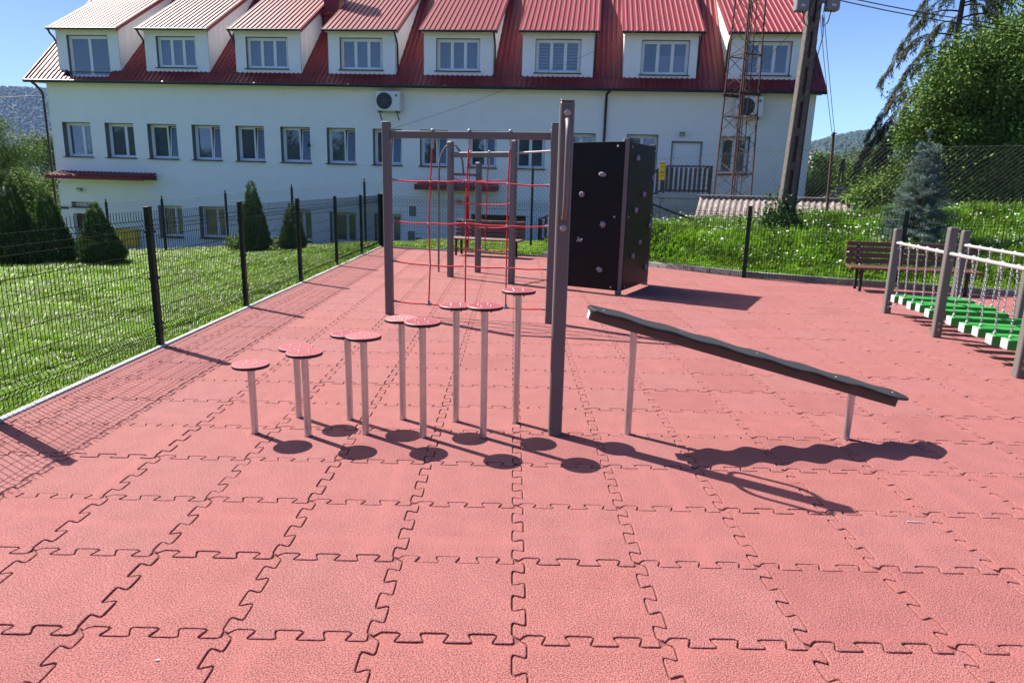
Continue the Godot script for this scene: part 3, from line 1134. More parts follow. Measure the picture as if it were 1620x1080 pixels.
func climbing_frame() -> void:
	var o := Vector3(-0.6, 0, -9.0)
	var t := thing("climbing_frame", "grey steel climbing frame with red rope nets and black climbing wall", "climbing frame", o)
	var A := Vector3(-1.785, 0, -7.03) - o
	var R := Vector3(0.46, 0, -6.65) - o
	var Q := Vector3(-1.30, 0, -11.17) - o
	var P := Vector3(-0.07, 0, -10.45) - o
	var S := Vector3(-0.79, 0, -11.98) - o
	var W1 := Vector3(0.72, 0, -9.98) - o
	var W2 := Vector3(1.80, 0, -9.33) - o
	var W3 := Vector3(2.52, 0, -10.69) - o
	var yaw := func(a: Vector3, b: Vector3) -> float: return atan2(-(b - a).z, (b - a).x)
	for q in [[A, yaw.call(A, R), 2.61], [R, yaw.call(A, R), 2.61], [Q, yaw.call(Q, P), 2.62], [P, yaw.call(Q, P), 2.62], [S, yaw.call(Q, P), 2.27], [W1, yaw.call(W1, W2), 2.60], [W2, yaw.call(W1, W2) + 0.6, 2.62], [W3, yaw.call(W2, W3), 2.62]]:
		square_post(t, q[0], q[1], q[2], 0.104)
	var dAR := (R - A).normalized()
	var dQP := (P - Q).normalized()
	var mb := MB.new()
	mb.bar(A + UP * 2.45 + dAR * 0.053, R + UP * 2.45 - dAR * 0.053, 0.05, 0.095, 0.006)
	obj("top_beam", mb, M.post_grey, t)
	mb = MB.new()
	mb.bar(Q + UP * 2.375 + dQP * 0.053, P + UP * 2.375 - dQP * 0.053, 0.05, 0.095, 0.006)
	obj("top_beam", mb, M.post_grey, t)
	mb = MB.new()
	mb.bar(Q + UP * 2.015, S + UP * 2.015, 0.04, 0.05, 0.004)
	obj("cross_bar", mb, M.post_grey, t)
	mb = MB.new()
	mb.rod(P + UP * 2.40, W1 + UP * 2.44, 0.019, 12)
	obj("overhead_bar", mb, M.rail_grey, t)
	# sliding pole with its arch
	var ar := PackedVector3Array()
	for q in [[-1.62, -0.05], [-1.61, 2.02], [-1.595, 2.24], [-1.55, 2.42], [-1.46, 2.56], [-1.35, 2.61], [-1.24, 2.58], [-1.16, 2.46], [-1.11, 2.27], [-1.085, 2.03]]:
		ar.append(Vector3(q[0], q[1], -11.94 - 0.25 * clampf((q[0] + 1.62) / 0.54, 0, 1) * -1.0) - o)
	mb = MB.new()
	mb.tube(ar, 0.0205, 0.0205, 12)
	obj("sliding_pole", mb, M.post_grey, t)
	# front net: columns list s at the beam and at each row
	net_panel(t, A, R, [[0.64, 0.61, 0.585, 0.60, 0.575], [1.14, 1.11, 1.105, 1.10, 1.10], [1.69, 1.67, 1.67, 1.67, 1.67]],
		[[1.86, 1.85, 1.87, 1.84, 1.83], [1.31, 1.29, 1.31, 1.29, 1.30], [0.76, 0.72, 0.73, 0.73, 0.735], [0.195, 0.175, 0.17, 0.18, 0.19]], 2.497, Vector2(0.055, 2.23))
	net_panel(t, Q, P, [[0.46, 0.44, 0.43, 0.44, 0.43], [0.89, 0.85, 0.85, 0.82, 0.83]],
		[[1.93, 1.89, 1.905, 1.93], [1.49, 1.46, 1.46, 1.49], [1.05, 1.03, 1.02, 1.06], [0.61, 0.59, 0.59, 0.62]], 2.422, Vector2(0.055, 1.37), 0.0095)
	# bolts on the front posts
	for q in [[A, 2.52, -1.0], [A, 2.36, -1.0], [R, 2.52, -1.0], [R, 2.36, -1.0]]:
		var bb := MB.new()
		var sd: Vector3 = -dAR if q[0] == R else dAR
		bb.dome(q[0] + UP * q[1] + sd * 0.05, sd, 0.02, 0.016, 12)
		obj("bolt_cap", bb, M.rail_grey, t)
	# climbing wall panels
	wall_panel(t, W2, W1, 0.075, 1.20, [[0.36, 2.04, 0], [0.73, 1.70, 1], [0.31, 1.20, 2], [0.73, 0.91, 3], [0.33, 0.42, 4]])
	wall_panel(t, W2, W3, 0.075, 1.47, [[0.38, 2.33, 1], [1.37, 2.02, 4], [0.86, 1.72, 1], [0.45, 1.45, 1], [1.32, 1.17, 3], [0.81, 0.87, 4], [0.42, 0.65, 1], [1.25, 0.38, 1]])

func hold_mesh(kind: int) -> ArrayMesh:
	# knobbly resin holds, built standing on y = 0
	var mb := MB.new()
	var prof := [Vector2(0.044, 0.0), Vector2(0.047, 0.018), Vector2(0.040, 0.036), Vector2(0.028, 0.042), Vector2(0.022, 0.034), Vector2(0.012, 0.028), Vector2(0.0, 0.028)]
	match kind:
		0:
			mb.lathe(Transform3D(Basis(UP, 0.0).scaled_local(Vector3(1.55, 1.0, 0.85)), Vector3.ZERO), prof, 18)
			mb.dome(Vector3(0.05, 0.0, 0.0), UP, 0.03, 0.028, 12)
		1:
			mb.lathe(Transform3D(Basis(UP, 0.4).scaled_local(Vector3(1.08, 1.15, 1.08)), Vector3.ZERO), prof, 18)
		2:
			for k in 6:
				var a := TAU * k / 6.0
				mb.dome(Vector3(cos(a) * 0.036, 0, sin(a) * 0.036), Vector3(cos(a) * 0.35, 1, sin(a) * 0.35), 0.02, 0.034, 8)
			mb.dome(Vector3.ZERO, UP, 0.04, 0.046, 14)
		3:
			mb.box(Transform3D(Basis(UP, 0.08), Vector3(0, 0.02, 0)), Vector3(0.085, 0.042, 0.05), 0.014)
			mb.dome(Vector3(-0.034, 0.022, 0.024), Vector3(-0.6, 1, 0.8), 0.019, 0.026, 8)
			mb.dome(Vector3(0.034, 0.022, 0.024), Vector3(0.6, 1, 0.8), 0.019, 0.026, 8)
			mb.dome(Vector3(0.034, 0.022, -0.022), Vector3(0.6, 1, -0.8), 0.019, 0.026, 8)
		4:
			mb.lathe(Transform3D(Basis(UP, 0.2).scaled_local(Vector3(1.25, 0.9, 0.95)), Vector3.ZERO), prof, 18)
	return mb.mesh()

func wall_panel(root: Node3D, A: Vector3, B: Vector3, y0: float, L: float, holds: Array) -> void:
	var d := (B - A).normalized()
	var out := d.cross(UP).normalized()
	if out.z < 0.0: out = -out
	var mb := MB.new()
	var bs := Basis(d, UP, d.cross(UP))
	mb.box(Transform3D(bs, A + out * 0.066 + d * (-0.012 + (L + 0.012) * 0.5) + UP * (y0 + 1.25)), Vector3(L + 0.012, 2.50, 0.022), 0.004)
	var p := obj("climbing_panel", mb, M.black_hpl, root)
	for q in holds:
		var h := obj("climbing_hold", hold_mesh(q[2]), M.hold_grey, p)
		h.transform = Transform3D(Basis(d, out, d.cross(out)) * Basis(UP, randf_seeded(q[0] + q[1])), A + d * q[0] + UP * q[1] + out * 0.077)
	for y in [2.50, 1.34, 0.13]:
		for s in [0.11, L - 0.05]:
			var b := MB.new()
			b.dome(A + d * s + UP * y + out * 0.077, out, 0.019, 0.012, 12)
			obj("bolt_cap", b, M.rail_grey, p)

func randf_seeded(x: float) -> float:
	return fposmod(sin(x * 91.7) * 437.5, 1.0) * 1.2 - 0.6

func chain_mesh(len: float) -> ArrayMesh:
	var mb := MB.new()
	var pitch := 0.031
	var k := int(len / pitch)
	for i in k + 1:
		var y := -i * pitch - 0.01
		var rot := Basis(UP, PI * 0.5 * (i % 2) + 0.35)
		var ring := PackedVector3Array()
		for j in 9:
			var a := TAU * j / 8.0
			ring.append(rot * Vector3(cos(a) * 0.0115, sin(a) * 0.021, 0) + UP * y)
		mb.tube(ring, 0.0042, 0.0042, 5, false)
	return mb.mesh()

func swing_bridge() -> void:
	var o := Vector3(5.83, 0, -8.05)
	var t := thing("suspension_bridge", "chain suspension bridge with green planks between grey posts", "suspension bridge", o)
	var d := Vector3(-0.166, 0, 0.986).normalized()
	var e := Vector3(d.z, 0, -d.x)
	var yaw := atan2(d.x, d.z)
	var W := 0.94
	var posts := [[0.0, 1.31], [1.79, 1.42], [3.78, 1.42], [5.6, 1.40]]
	for q in posts:
		for s in [0.0, W]:
			var pp: Vector3 = d * q[0] + e * s
			if s > 0.0: pp += d * 0.02
			square_post(t, pp, yaw, q[1], 0.10)
			for y in [1.12, 1.02, 0.11, 0.19]:
				var b := MB.new()
				b.dome(pp + UP * y + d * 0.05 + e * (0.02 if y > 0.5 else 0.0), d, 0.018, 0.013, 10)
				obj("bolt_cap", b, M.rail_grey, t)
	var chain := chain_mesh(0.74)
	var chain2 := chain_mesh(0.78)
	var xs := [0.23, 0.54, 0.85, 1.16, 1.47, 2.12, 2.47, 2.80, 3.12, 3.44, 4.1, 4.43, 4.76, 5.1]
	for i in posts.size() - 1:
		for s in [0.0, W]:
			var rl := MB.new()
			var a: Vector3 = d * (posts[i][0] + 0.04) + e * s + UP * 1.095
			var b: Vector3 = d * (posts[i + 1][0] - 0.04) + e * s + UP * 1.095
			rl.rod(a, b, 0.0235, 14)
			rl.dome(a, -d, 0.0235, 0.014, 12)
			obj("handrail", rl, M.rail_grey, t)
	var body := MB.new()
	body.at(Vector3(0, 0, 0), Vector3(0.96, 0.115, 0.150), 0.010)
	var body_m := body.mesh()
	var cap := MB.new()
	cap.at(Vector3.ZERO, Vector3(0.012, 0.108, 0.143), 0.004)
	var cap_m := cap.mesh()
	var eye := MB.new()
	eye.rod(Vector3(0, 0.045, 0), Vector3(0, 0.075, 0), 0.017, 10)
	eye.dome(Vector3(0, 0.075, 0), UP, 0.017, 0.012, 10)
	var eye_m := eye.mesh()
	var cl := MB.new()
	cl.dome(Vector3(0, 0.012, 0), UP, 0.026, 0.026, 12)
	cl.rod(Vector3(0, -0.05, 0), Vector3(0, 0.014, 0), 0.016, 10)
	var cl_m := cl.mesh()
	for i in xs.size():
		var y := 0.275 + (0.008 if i % 2 == 1 else -0.012)
		var c: Vector3 = d * xs[i] + e * W * 0.5 + UP * y
		var pl := obj("plank", body_m, M.plank_green, t)
		pl.transform = Transform3D(Basis(e, UP, e.cross(UP)), c)
		for s in [-1.0, 1.0]:
			var cpn := obj("plank_end", cap_m, M.plank_white, pl)
			cpn.position = Vector3(s * 0.4865, 0, 0)
			var ey := obj("chain_eye", eye_m, M.rail_grey, pl)
			ey.position = Vector3(s * 0.44, 0.006, 0)
			var top: Vector3 = d * (xs[i] - 0.03) + e * (W * 0.5 + s * W * 0.5) + UP * 1.07
			var bot: Vector3 = c + e * s * 0.44 + UP * 0.096
			var ch := obj("chain", chain, M.steel, t)
			var dir := (bot - top).normalized()
			var bs := MB.towards(-dir)
			ch.transform = Transform3D(Basis(bs.x, bs.y * ((bot - top).length() / 0.75), bs.z), top)
			var cm := obj("rail_clamp", cl_m, M.rail_grey, t)
			cm.position = top + UP * 0.025
	# linking chains under the planks
	for s in [0.10, W - 0.10]:
		for i in xs.size() - 1:
			var a2: Vector3 = d * xs[i] + e * s + UP * 0.218
			var b2: Vector3 = d * xs[i + 1] + e * s + UP * 0.218
			var mid := (a2 + b2) * 0.5 - UP * 0.045
			var lk := MB.new()
			var n := 10
			for k in n:
				var f := (k + 0.5) / n
				var pos := a2.lerp(mid, f).lerp(mid.lerp(b2, f), f)
				lk.box(Transform3D(Basis(d, 1.57 * (k % 2)) * Basis(d, UP, d.cross(UP)), pos), Vector3(0.045, 0.022, 0.010), 0.004)
			obj("linking_chain", lk, M.steel, t)
	for s in [0.0, W]:
		var lk := MB.new()
		var a3: Vector3 = e * s + UP * 0.11 + d * 0.05
		var b3: Vector3 = d * xs[0] + e * (s + (0.10 if s < 0.5 else -0.10)) + UP * 0.218
		for k in 7:
			var f := (k + 0.5) / 7.0
			lk.box(Transform3D(Basis(d, 1.57 * (k % 2)), a3.lerp(b3, f) - UP * 0.02 * sin(PI * f)), Vector3(0.012, 0.02, 0.034), 0.004)
		obj("linking_chain", lk, M.steel, t)

func bench(label: String, pos: Vector3, yaw: float, len: float) -> void:
	var t := thing("park_bench", label, "bench", pos, Vector3(0, yaw, 0), "slatted park benches")
	# local: x along the seat, +z is the sitter's front
	for i in 3:
		var mb := MB.new()
		mb.at(Vector3(0, 0.44 + 0.006 * i, 0.17 - i * 0.155), Vector3(len, 0.042, 0.14), 0.008)
		obj("seat_slat", mb, M.bench_wood, t)
	for i in 4:
		var y := 0.545 + i * 0.108
		var mb := MB.new()
		mb.box(Transform3D(Basis(Vector3.RIGHT, -0.16), Vector3(0, y, -0.235 - (y - 0.5) * 0.16)), Vector3(len, 0.088, 0.034), 0.007)
		var sl := obj("back_slat", mb, M.bench_wood, t)
		for x in [-0.40, 0.0, 0.40]:
			var sc := MB.new()
			sc.dome(Vector3(x * len, y, -0.217 - (y - 0.5) * 0.16), Vector3(0, 0.16, 1), 0.010, 0.006, 8)
			obj("screw", sc, M.steel, sl)
	for s in [-0.40, 0.40]:
		var x: float = s * len
		for z in [0.17, -0.17]:
			var mb := MB.new()
			mb.bar(Vector3(x, -0.05, z * 1.12), Vector3(x, 0.425, z), 0.05, 0.05, 0.005, Vector3.RIGHT)
			obj("leg", mb, M.iron_dark, t)
		var sp := MB.new()
		sp.bar(Vector3(x, 0.405, 0.22), Vector3(x, 0.405, -0.23), 0.05, 0.025, 0.004)
		obj("seat_support", sp, M.iron_dark, t)
		var bk := MB.new()
		bk.bar(Vector3(x, 0.40, -0.235), Vector3(x, 0.905, -0.320), 0.05, 0.022, 0.004, Vector3.BACK)
		obj("back_support", bk, M.iron_dark, t)
	var ms := MB.new()
	ms.bar(Vector3(0, 0.40, -0.235), Vector3(0, 0.905, -0.320), 0.04, 0.018, 0.004, Vector3.BACK)
	obj("back_support", ms, M.iron_dark, t)


# ------------------------------------------------------------------ the white house
const VB := 3.2
var house: Node3D
const HO := Vector3(-0.125, 1.792, -24.558)
const HR := Vector3(0, -0.10873, -0.00702)

func hw(u: float, v: float, n := 0.0) -> Vector3:   # house coordinates to world
	return HO + Basis.from_euler(HR) * Vector3(u, v, n)

func corrugated(u0: float, u1: float, lo: Vector2, hi: Vector2, thick := 0.012) -> MB:
	# trapezoidal sheet; lo and hi are (z, y) of the lower and upper edge
	var mb := MB.new()
	var sl := Vector3(0, hi.y - lo.y, hi.x - lo.x).normalized()
	var up := sl.cross(Vector3.RIGHT)
	if up.y < 0: up = -up
	var per := 0.19
	var k := maxi(1, int(round((u1 - u0) / per)))
	per = (u1 - u0) / k
	var prof: Array = []
	for i in k:
		var x := u0 + i * per
		prof.append(Vector2(x, 0.0))
		prof.append(Vector2(x + per * 0.52, 0.0))
		prof.append(Vector2(x + per * 0.64, 0.032))
		prof.append(Vector2(x + per * 0.88, 0.032))
	prof.append(Vector2(u1, 0.0))
	var a := Vector3(0, lo.y, lo.x)
	var b := Vector3(0, hi.y, hi.x)
	for i in prof.size() - 1:
		var p: Vector2 = prof[i]
		var q: Vector2 = prof[i + 1]
		var p0 := a + Vector3(p.x, 0, 0) + up * p.y
		var p1 := a + Vector3(q.x, 0, 0) + up * q.y
		var p2 := b + Vector3(q.x, 0, 0) + up * q.y
		var p3 := b + Vector3(p.x, 0, 0) + up * p.y
		mb.quad(p0, p1, p2, p3, up)
		mb.quad(p0 - up * thick, p1 - up * thick, p1, p0, -sl)
	mb.quad(Vector3(u0, 0, 0) + a - up * thick, Vector3(u1, 0, 0) + a - up * thick, Vector3(u1, 0, 0) + b - up * thick, Vector3(u0, 0, 0) + b - up * thick, -up)
	return mb

func house_window(u0: float, u1: float, v0: float, v1: float, sashes: Array, tilted := -1, depth := 0.27, curtain := "") -> void:
	# frame with mullions, one pane for each sash, reveal lining and a dark sill
	var z := -depth
	var y0 := v0 + VB
	var y1 := v1 + VB
	var f := 0.065
	var fr := MB.new()
	fr.at(Vector3((u0 + u1) * 0.5, y0 + f * 0.5, z), Vector3(u1 - u0, f, 0.07), 0.006)
	fr.at(Vector3((u0 + u1) * 0.5, y1 - f * 0.5, z), Vector3(u1 - u0, f, 0.07), 0.006)
	fr.at(Vector3(u0 + f * 0.5, (y0 + y1) * 0.5, z + 0.001), Vector3(f, y1 - y0 - 2 * f, 0.068), 0.006)
	fr.at(Vector3(u1 - f * 0.5, (y0 + y1) * 0.5, z + 0.001), Vector3(f, y1 - y0 - 2 * f, 0.068), 0.006)
	var o := obj("window", fr, M.pvc, house)
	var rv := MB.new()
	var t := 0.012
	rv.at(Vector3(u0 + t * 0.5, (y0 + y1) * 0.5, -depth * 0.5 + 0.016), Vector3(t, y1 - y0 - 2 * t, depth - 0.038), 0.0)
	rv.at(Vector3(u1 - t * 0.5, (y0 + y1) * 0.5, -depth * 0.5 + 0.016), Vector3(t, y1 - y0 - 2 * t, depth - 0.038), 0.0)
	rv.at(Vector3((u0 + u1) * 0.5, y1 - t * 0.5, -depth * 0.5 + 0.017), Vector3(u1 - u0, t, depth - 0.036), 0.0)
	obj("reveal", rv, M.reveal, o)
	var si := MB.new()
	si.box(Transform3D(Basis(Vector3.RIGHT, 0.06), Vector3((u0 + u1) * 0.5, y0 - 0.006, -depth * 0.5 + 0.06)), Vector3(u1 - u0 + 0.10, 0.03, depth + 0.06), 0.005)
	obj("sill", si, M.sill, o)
	var x := u0 + f
	var total := u1 - u0 - 2.0 * f
	for i in sashes.size():
		var w: float = sashes[i] * total
		var sf := 0.055
		var lean := 0.0
		if i == tilted: lean = 0.13
		var pivot := Vector3(x + w * 0.5, y0 + f, z - 0.012)
		var bs := Basis(Vector3.RIGHT, -lean)
		var hh := y1 - y0 - 2 * f
		var xf := Transform3D(bs, pivot)
		var sa := MB.new()
		sa.box(xf.translated_local(Vector3(0, sf * 0.5, 0)), Vector3(w - 0.004, sf, 0.06), 0.005)
		sa.box(xf.translated_local(Vector3(0, hh - sf * 0.5, 0)), Vector3(w - 0.004, sf, 0.06), 0.005)
		sa.box(xf.translated_local(Vector3(-w * 0.5 + sf * 0.5 + 0.002, hh * 0.5, 0)), Vector3(sf, hh - 2 * sf, 0.058), 0.005)
		sa.box(xf.translated_local(Vector3(w * 0.5 - sf * 0.5 - 0.002, hh * 0.5, 0)), Vector3(sf, hh - 2 * sf, 0.058), 0.005)
		obj("sash", sa, M.pvc, o)
		var pn := MB.new()
		pn.box(xf.translated_local(Vector3(0, hh * 0.5, 0.004)), Vector3(w - 2 * sf, hh - 2 * sf, 0.006), 0.0)
		obj("pane", pn, M.glass, o)
		x += w
	if curtain == "lace":
		var cu := MB.new()
		var n := 44
		for i in n:
			var a0 := float(i) / n
			var a1 := float(i + 1) / n
			var z0 := z - 0.16 + 0.03 * sin(a0 * 60.0) + 0.012 * sin(a0 * 141.0)
			var z1 := z - 0.16 + 0.03 * sin(a1 * 60.0) + 0.012 * sin(a1 * 141.0)
			cu.quad(Vector3(lerpf(u0 - 0.1, u1 + 0.1, a0), y0 - 0.05, z0), Vector3(lerpf(u0 - 0.1, u1 + 0.1, a1), y0 - 0.05, z1), Vector3(lerpf(u0 - 0.1, u1 + 0.1, a1), y1 + 0.05, z1), Vector3(lerpf(u0 - 0.1, u1 + 0.1, a0), y1 + 0.05, z0), Vector3.BACK)
		obj("curtain", cu, M.lace, o)
	elif curtain == "stripes":
		var n := int((y1 - y0) / 0.11)
		for i in n:
			var bl := MB.new()
			bl.at(Vector3((u0 + u1) * 0.5, y0 + 0.06 + i * 0.11, z - 0.10), Vector3(u1 - u0 - 0.1, 0.072, 0.006), 0.001)
			obj("blind_slat", bl, M.blind, o)
	elif curtain == "half":
		var bl := MB.new()
		bl.at(Vector3(lerpf(u0, u1, 0.66), y0 + (y1 - y0) * 0.31, z - 0.09), Vector3((u1 - u0) * 0.62, (y1 - y0) * 0.56, 0.006), 0.001)
		obj("blind", bl, M.blind, o)
	elif curtain == "low":
		var bl := MB.new()
		bl.at(Vector3(lerpf(u0, u1, 0.5), y0 + 0.17, z - 0.12), Vector3(0.42, 0.16, 0.05), 0.01)
		obj("window_box", bl, M.blind, o)

func wall_face(u0: float, u1: float, y0: float, y1: float, holes: Array, z: float) -> MB:
	var us: Array = [u0, u1]
	var ys: Array = [y0, y1]
	for h in holes:
		us.append_array([h[0], h[1]])
		ys.append_array([h[2] + VB, h[3] + VB])
	us.sort()
	ys.sort()
	var mb := MB.new()
	for i in us.size() - 1:
		if us[i + 1] - us[i] < 1e-4 or us[i] < u0 - 1e-4 or us[i + 1] > u1 + 1e-4: continue
		for j in ys.size() - 1:
			if ys[j + 1] - ys[j] < 1e-4: continue
			var cu: float = (us[i] + us[i + 1]) * 0.5
			var cy: float = (ys[j] + ys[j + 1]) * 0.5
			var solid := true
			for h in holes:
				if cu > h[0] and cu < h[1] and cy > h[2] + VB and cy < h[3] + VB:
					solid = false
					break
			if solid:
				mb.quad(Vector3(us[i], ys[j], z), Vector3(us[i + 1], ys[j], z), Vector3(us[i + 1], ys[j + 1], z), Vector3(us[i], ys[j + 1], z), Vector3.BACK)
	# thickness of the wall in every opening
	for h in holes:
		var a := Vector3(h[0], h[2] + VB, 0)
		var b := Vector3(h[1], h[3] + VB, 0)
		var bk := z - 0.44
		mb.quad(Vector3(a.x, a.y, z), Vector3(a.x, b.y, z), Vector3(a.x, b.y, bk), Vector3(a.x, a.y, bk), Vector3.RIGHT)
		mb.quad(Vector3(b.x, a.y, z), Vector3(b.x, b.y, z), Vector3(b.x, b.y, bk), Vector3(b.x, a.y, bk), Vector3.LEFT)
		mb.quad(Vector3(a.x, b.y, z), Vector3(b.x, b.y, z), Vector3(b.x, b.y, bk), Vector3(a.x, b.y, bk), Vector3.DOWN)
		mb.quad(Vector3(a.x, a.y, z), Vector3(b.x, a.y, z), Vector3(b.x, a.y, bk), Vector3(a.x, a.y, bk), Vector3.UP)
	return mb

func build_house() -> void:
	house = thing("school_building", "long white rendered building with red metal roof and eight dormers", "building", hw(0, -VB, 0), HR)
	var first := [[-18.63, -17.39], [-16.76, -15.51], [-14.92, -13.66], [-13.02, -11.81], [-11.17, -9.98], [-9.30, -8.07], [-7.40, -6.24], [-5.53, -4.38], [-3.65, -2.55], [-1.74, -0.65], [0.08, 1.22], [2.05, 3.12], [4.28, 5.46], [7.75, 8.80]]
	var base := [[-14.75, -13.70, -2.47, -1.18], [-12.95, -11.85, -2.45, -1.16], [-9.22, -8.14, -2.45, -1.15], [-7.38, -6.28, -2.44, -1.20], [-5.52, -4.41, -2.40, -1.20]]
	var holes: Array = []
	for q in first: holes.append([q[0], q[1], 0.68, 2.045])
	for q in base: holes.append(q)
	holes.append([-18.58, -17.36, -3.22, -1.63])
	holes.append([-18.61, -17.50, -1.37, -1.15])
	holes.append([-1.60, 0.57, -2.6, -1.10])
	holes.append([5.95, 7.10, -0.04, 1.84])
	var UL := -19.12
	var UR := 10.95
	obj("wall", wall_face(UL, UR, -1.2, 3.70 + VB, holes, 0.0), M.plaster, house)
	# inner face, gables, back and floors close the rooms
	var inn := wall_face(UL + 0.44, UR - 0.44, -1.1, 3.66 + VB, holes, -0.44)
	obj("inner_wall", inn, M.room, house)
	var RD := -5.5
	var RY := 9.02
	var rest := MB.new()
	for s in [UL, UR]:
		var o := Vector3.LEFT if s == UL else Vector3.RIGHT
		rest.quad(Vector3(s, -1.2, 0), Vector3(s, -1.2, -11), Vector3(s, 3.7 + VB, -11), Vector3(s, 3.7 + VB, 0), o)
		rest.flat(Vector3(s, 3.7 + VB, 0), Vector3(s, 3.7 + VB, -11), Vector3(s, RY - 0.1 + VB, RD), o)
	rest.quad(Vector3(UL, -1.2, -11), Vector3(UR, -1.2, -11), Vector3(UR, 3.7 + VB, -11), Vector3(UL, 3.7 + VB, -11), Vector3.FORWARD)
	obj("gable_wall", rest, M.plaster, house)
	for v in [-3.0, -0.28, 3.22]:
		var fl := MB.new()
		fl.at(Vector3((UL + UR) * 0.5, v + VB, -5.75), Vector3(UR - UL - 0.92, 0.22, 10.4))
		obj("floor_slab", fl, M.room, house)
	var pw := MB.new()
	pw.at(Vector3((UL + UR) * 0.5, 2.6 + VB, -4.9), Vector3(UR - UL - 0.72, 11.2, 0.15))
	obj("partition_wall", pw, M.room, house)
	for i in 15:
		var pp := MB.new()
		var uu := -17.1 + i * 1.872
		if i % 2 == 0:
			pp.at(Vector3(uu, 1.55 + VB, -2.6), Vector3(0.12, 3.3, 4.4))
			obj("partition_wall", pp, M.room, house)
	# windows
	for i in first.size():
		var q: Array = first[i]
		var tl := 1 if (i >= 2 and i <= 9) else -1
		var sash: Array = [0.60, 0.40] if i < 10 else [0.5, 0.5]
		house_window(q[0], q[1], 0.68, 2.045, sash, tl)
	for q in base:
		house_window(q[0], q[1], q[2], q[3], [0.62, 0.38])
	house_window(-18.61, -17.50, -1.37, -1.15, [1.0])
	# doors
	var dl := MB.new()
	dl.at(Vector3(-17.97, -2.42 + VB, -0.22), Vector3(1.20, 1.56, 0.06), 0.01)
	var dlo := obj("door", dl, M.door_brown, house)
	var dh := MB.new()
	dh.rod(Vector3(-17.55, -2.3 + VB, -0.16), Vector3(-17.42, -2.3 + VB, -0.16), 0.014, 8)
	obj("handle", dh, M.steel, dlo)
	for y in [-2.75, -2.1]:
		var pnl := MB.new()
		pnl.at(Vector3(-17.97, y + VB, -0.19), Vector3(0.9, 0.5, 0.02), 0.008)
		obj("door_panel", pnl, M.door_brown, dlo)
	var dr := MB.new()
	dr.at(Vector3(6.525, 0.90 + VB, -0.14), Vector3(1.14, 1.87, 0.06), 0.008)
	var dro := obj("door", dr, M.pvc, house)
	tag(dro, "plain white door at the top of the stair")
	var fr := MB.new()
	fr.at(Vector3(5.985, 0.90 + VB, -0.08), Vector3(0.06, 1.87, 0.08), 0.005)
	fr.at(Vector3(7.065, 0.90 + VB, -0.08), Vector3(0.06, 1.87, 0.08), 0.005)
	fr.at(Vector3(6.525, 1.80 + VB, -0.08), Vector3(1.02, 0.06, 0.08), 0.005)
	obj("door_frame", fr, M.hold_grey, dro)
	var rh := MB.new()
	rh.rod(Vector3(6.90, 0.85 + VB, -0.08), Vector3(7.0, 0.85 + VB, -0.08), 0.014, 8)
	obj("handle", rh, M.steel, dro)
	var gd := MB.new()
	gd.at(Vector3(-0.52, -1.85 + VB, -0.36), Vector3(2.15, 1.48, 0.06), 0.01)
	var gdo := obj("door", gd, M.iron_dark, house)
	for i in 5:
		var gp := MB.new()
		gp.at(Vector3(-1.36 + i * 0.42, -1.85 + VB, -0.322), Vector3(0.36, 1.36, 0.02), 0.008)
		obj("door_panel", gp, M.iron_dark, gdo)
	# roof: strip below the dormers, columns between them, back slope
	var k := (RY - 3.62) / (0.45 - RD)
	var zy := func(z: float) -> Vector2: return Vector2(z, 3.62 + (0.45 - z) * k + VB)
	var D0 := -18.45
	var DD := 3.74
	var DW := 2.636
	obj("roof_sheet", corrugated(-19.66, -18.10, zy.call(0.45), zy.call(0.0)), M.roof_red, house)
	obj("roof_sheet", corrugated(-18.10, -16.18, zy.call(0.45), zy.call(0.30)), M.roof_red, house)
	obj("roof_sheet", corrugated(-16.18, 11.12, zy.call(0.45), zy.call(0.0)), M.roof_red, house)
	for i in 9:
		var a := -19.66 if i == 0 else D0 + DD * (i - 1) + DW
		var b := D0 + DD * i if i < 8 else 11.12
		obj("roof_sheet", corrugated(a, b, zy.call(0.0), zy.call(RD)), M.roof_red, house)
	var bs := MB.new()
	bs.quad(Vector3(-19.66, RY + VB, RD), Vector3(11.12, RY + VB, RD), Vector3(11.12, 3.62 + VB, -11.45), Vector3(-19.66, 3.62 + VB, -11.45), UP)
	obj("roof_back", bs, M.roof_red, house)
	var rc := MB.new()
	rc.bar(Vector3(-19.7, RY + 0.06 + VB, RD), Vector3(11.15, RY + 0.06 + VB, RD), 0.32, 0.06, 0.01)
	obj("ridge_cap", rc, M.roof_red, house)
	var vg := MB.new()
	for u in [-19.66, 11.12]:
		var e0: Vector2 = zy.call(0.47)
		var e1: Vector2 = zy.call(RD)
		vg.bar(Vector3(u, e0.y - 0.05, e0.x), Vector3(u, e1.y - 0.05, e1.x), 0.05, 0.16, 0.005)
	obj("verge_board", vg, M.roof_red, house)
	var so := MB.new()
	so.at(Vector3(-4.27, 3.53 + VB, 0.215), Vector3(30.7, 0.03, 0.42), 0.004)
	obj("soffit", so, M.trim_white, house)
	var gt := MB.new()
	gt.rod(Vector3(-19.68, 3.555 + VB, 0.49), Vector3(11.14, 3.555 + VB, 0.49), 0.062, 10)
	var gto := obj("gutter", gt, M.gutter, house)
	for u in [-19.26, 3.44]:
		var dp := MB.new()
		var foot := -3.1 if u < 0 else -2.2
		dp.tube(PackedVector3Array([Vector3(u + (0.12 if u > 0 else -0.1), 3.52 + VB, 0.48), Vector3(u, 3.40 + VB, 0.38), Vector3(u, 3.18 + VB, 0.10), Vector3(u, 3.02 + VB, 0.06), Vector3(u, foot + VB, 0.06)]), 0.048, 0.048, 10)
		obj("downpipe", dp, M.gutter, gto)
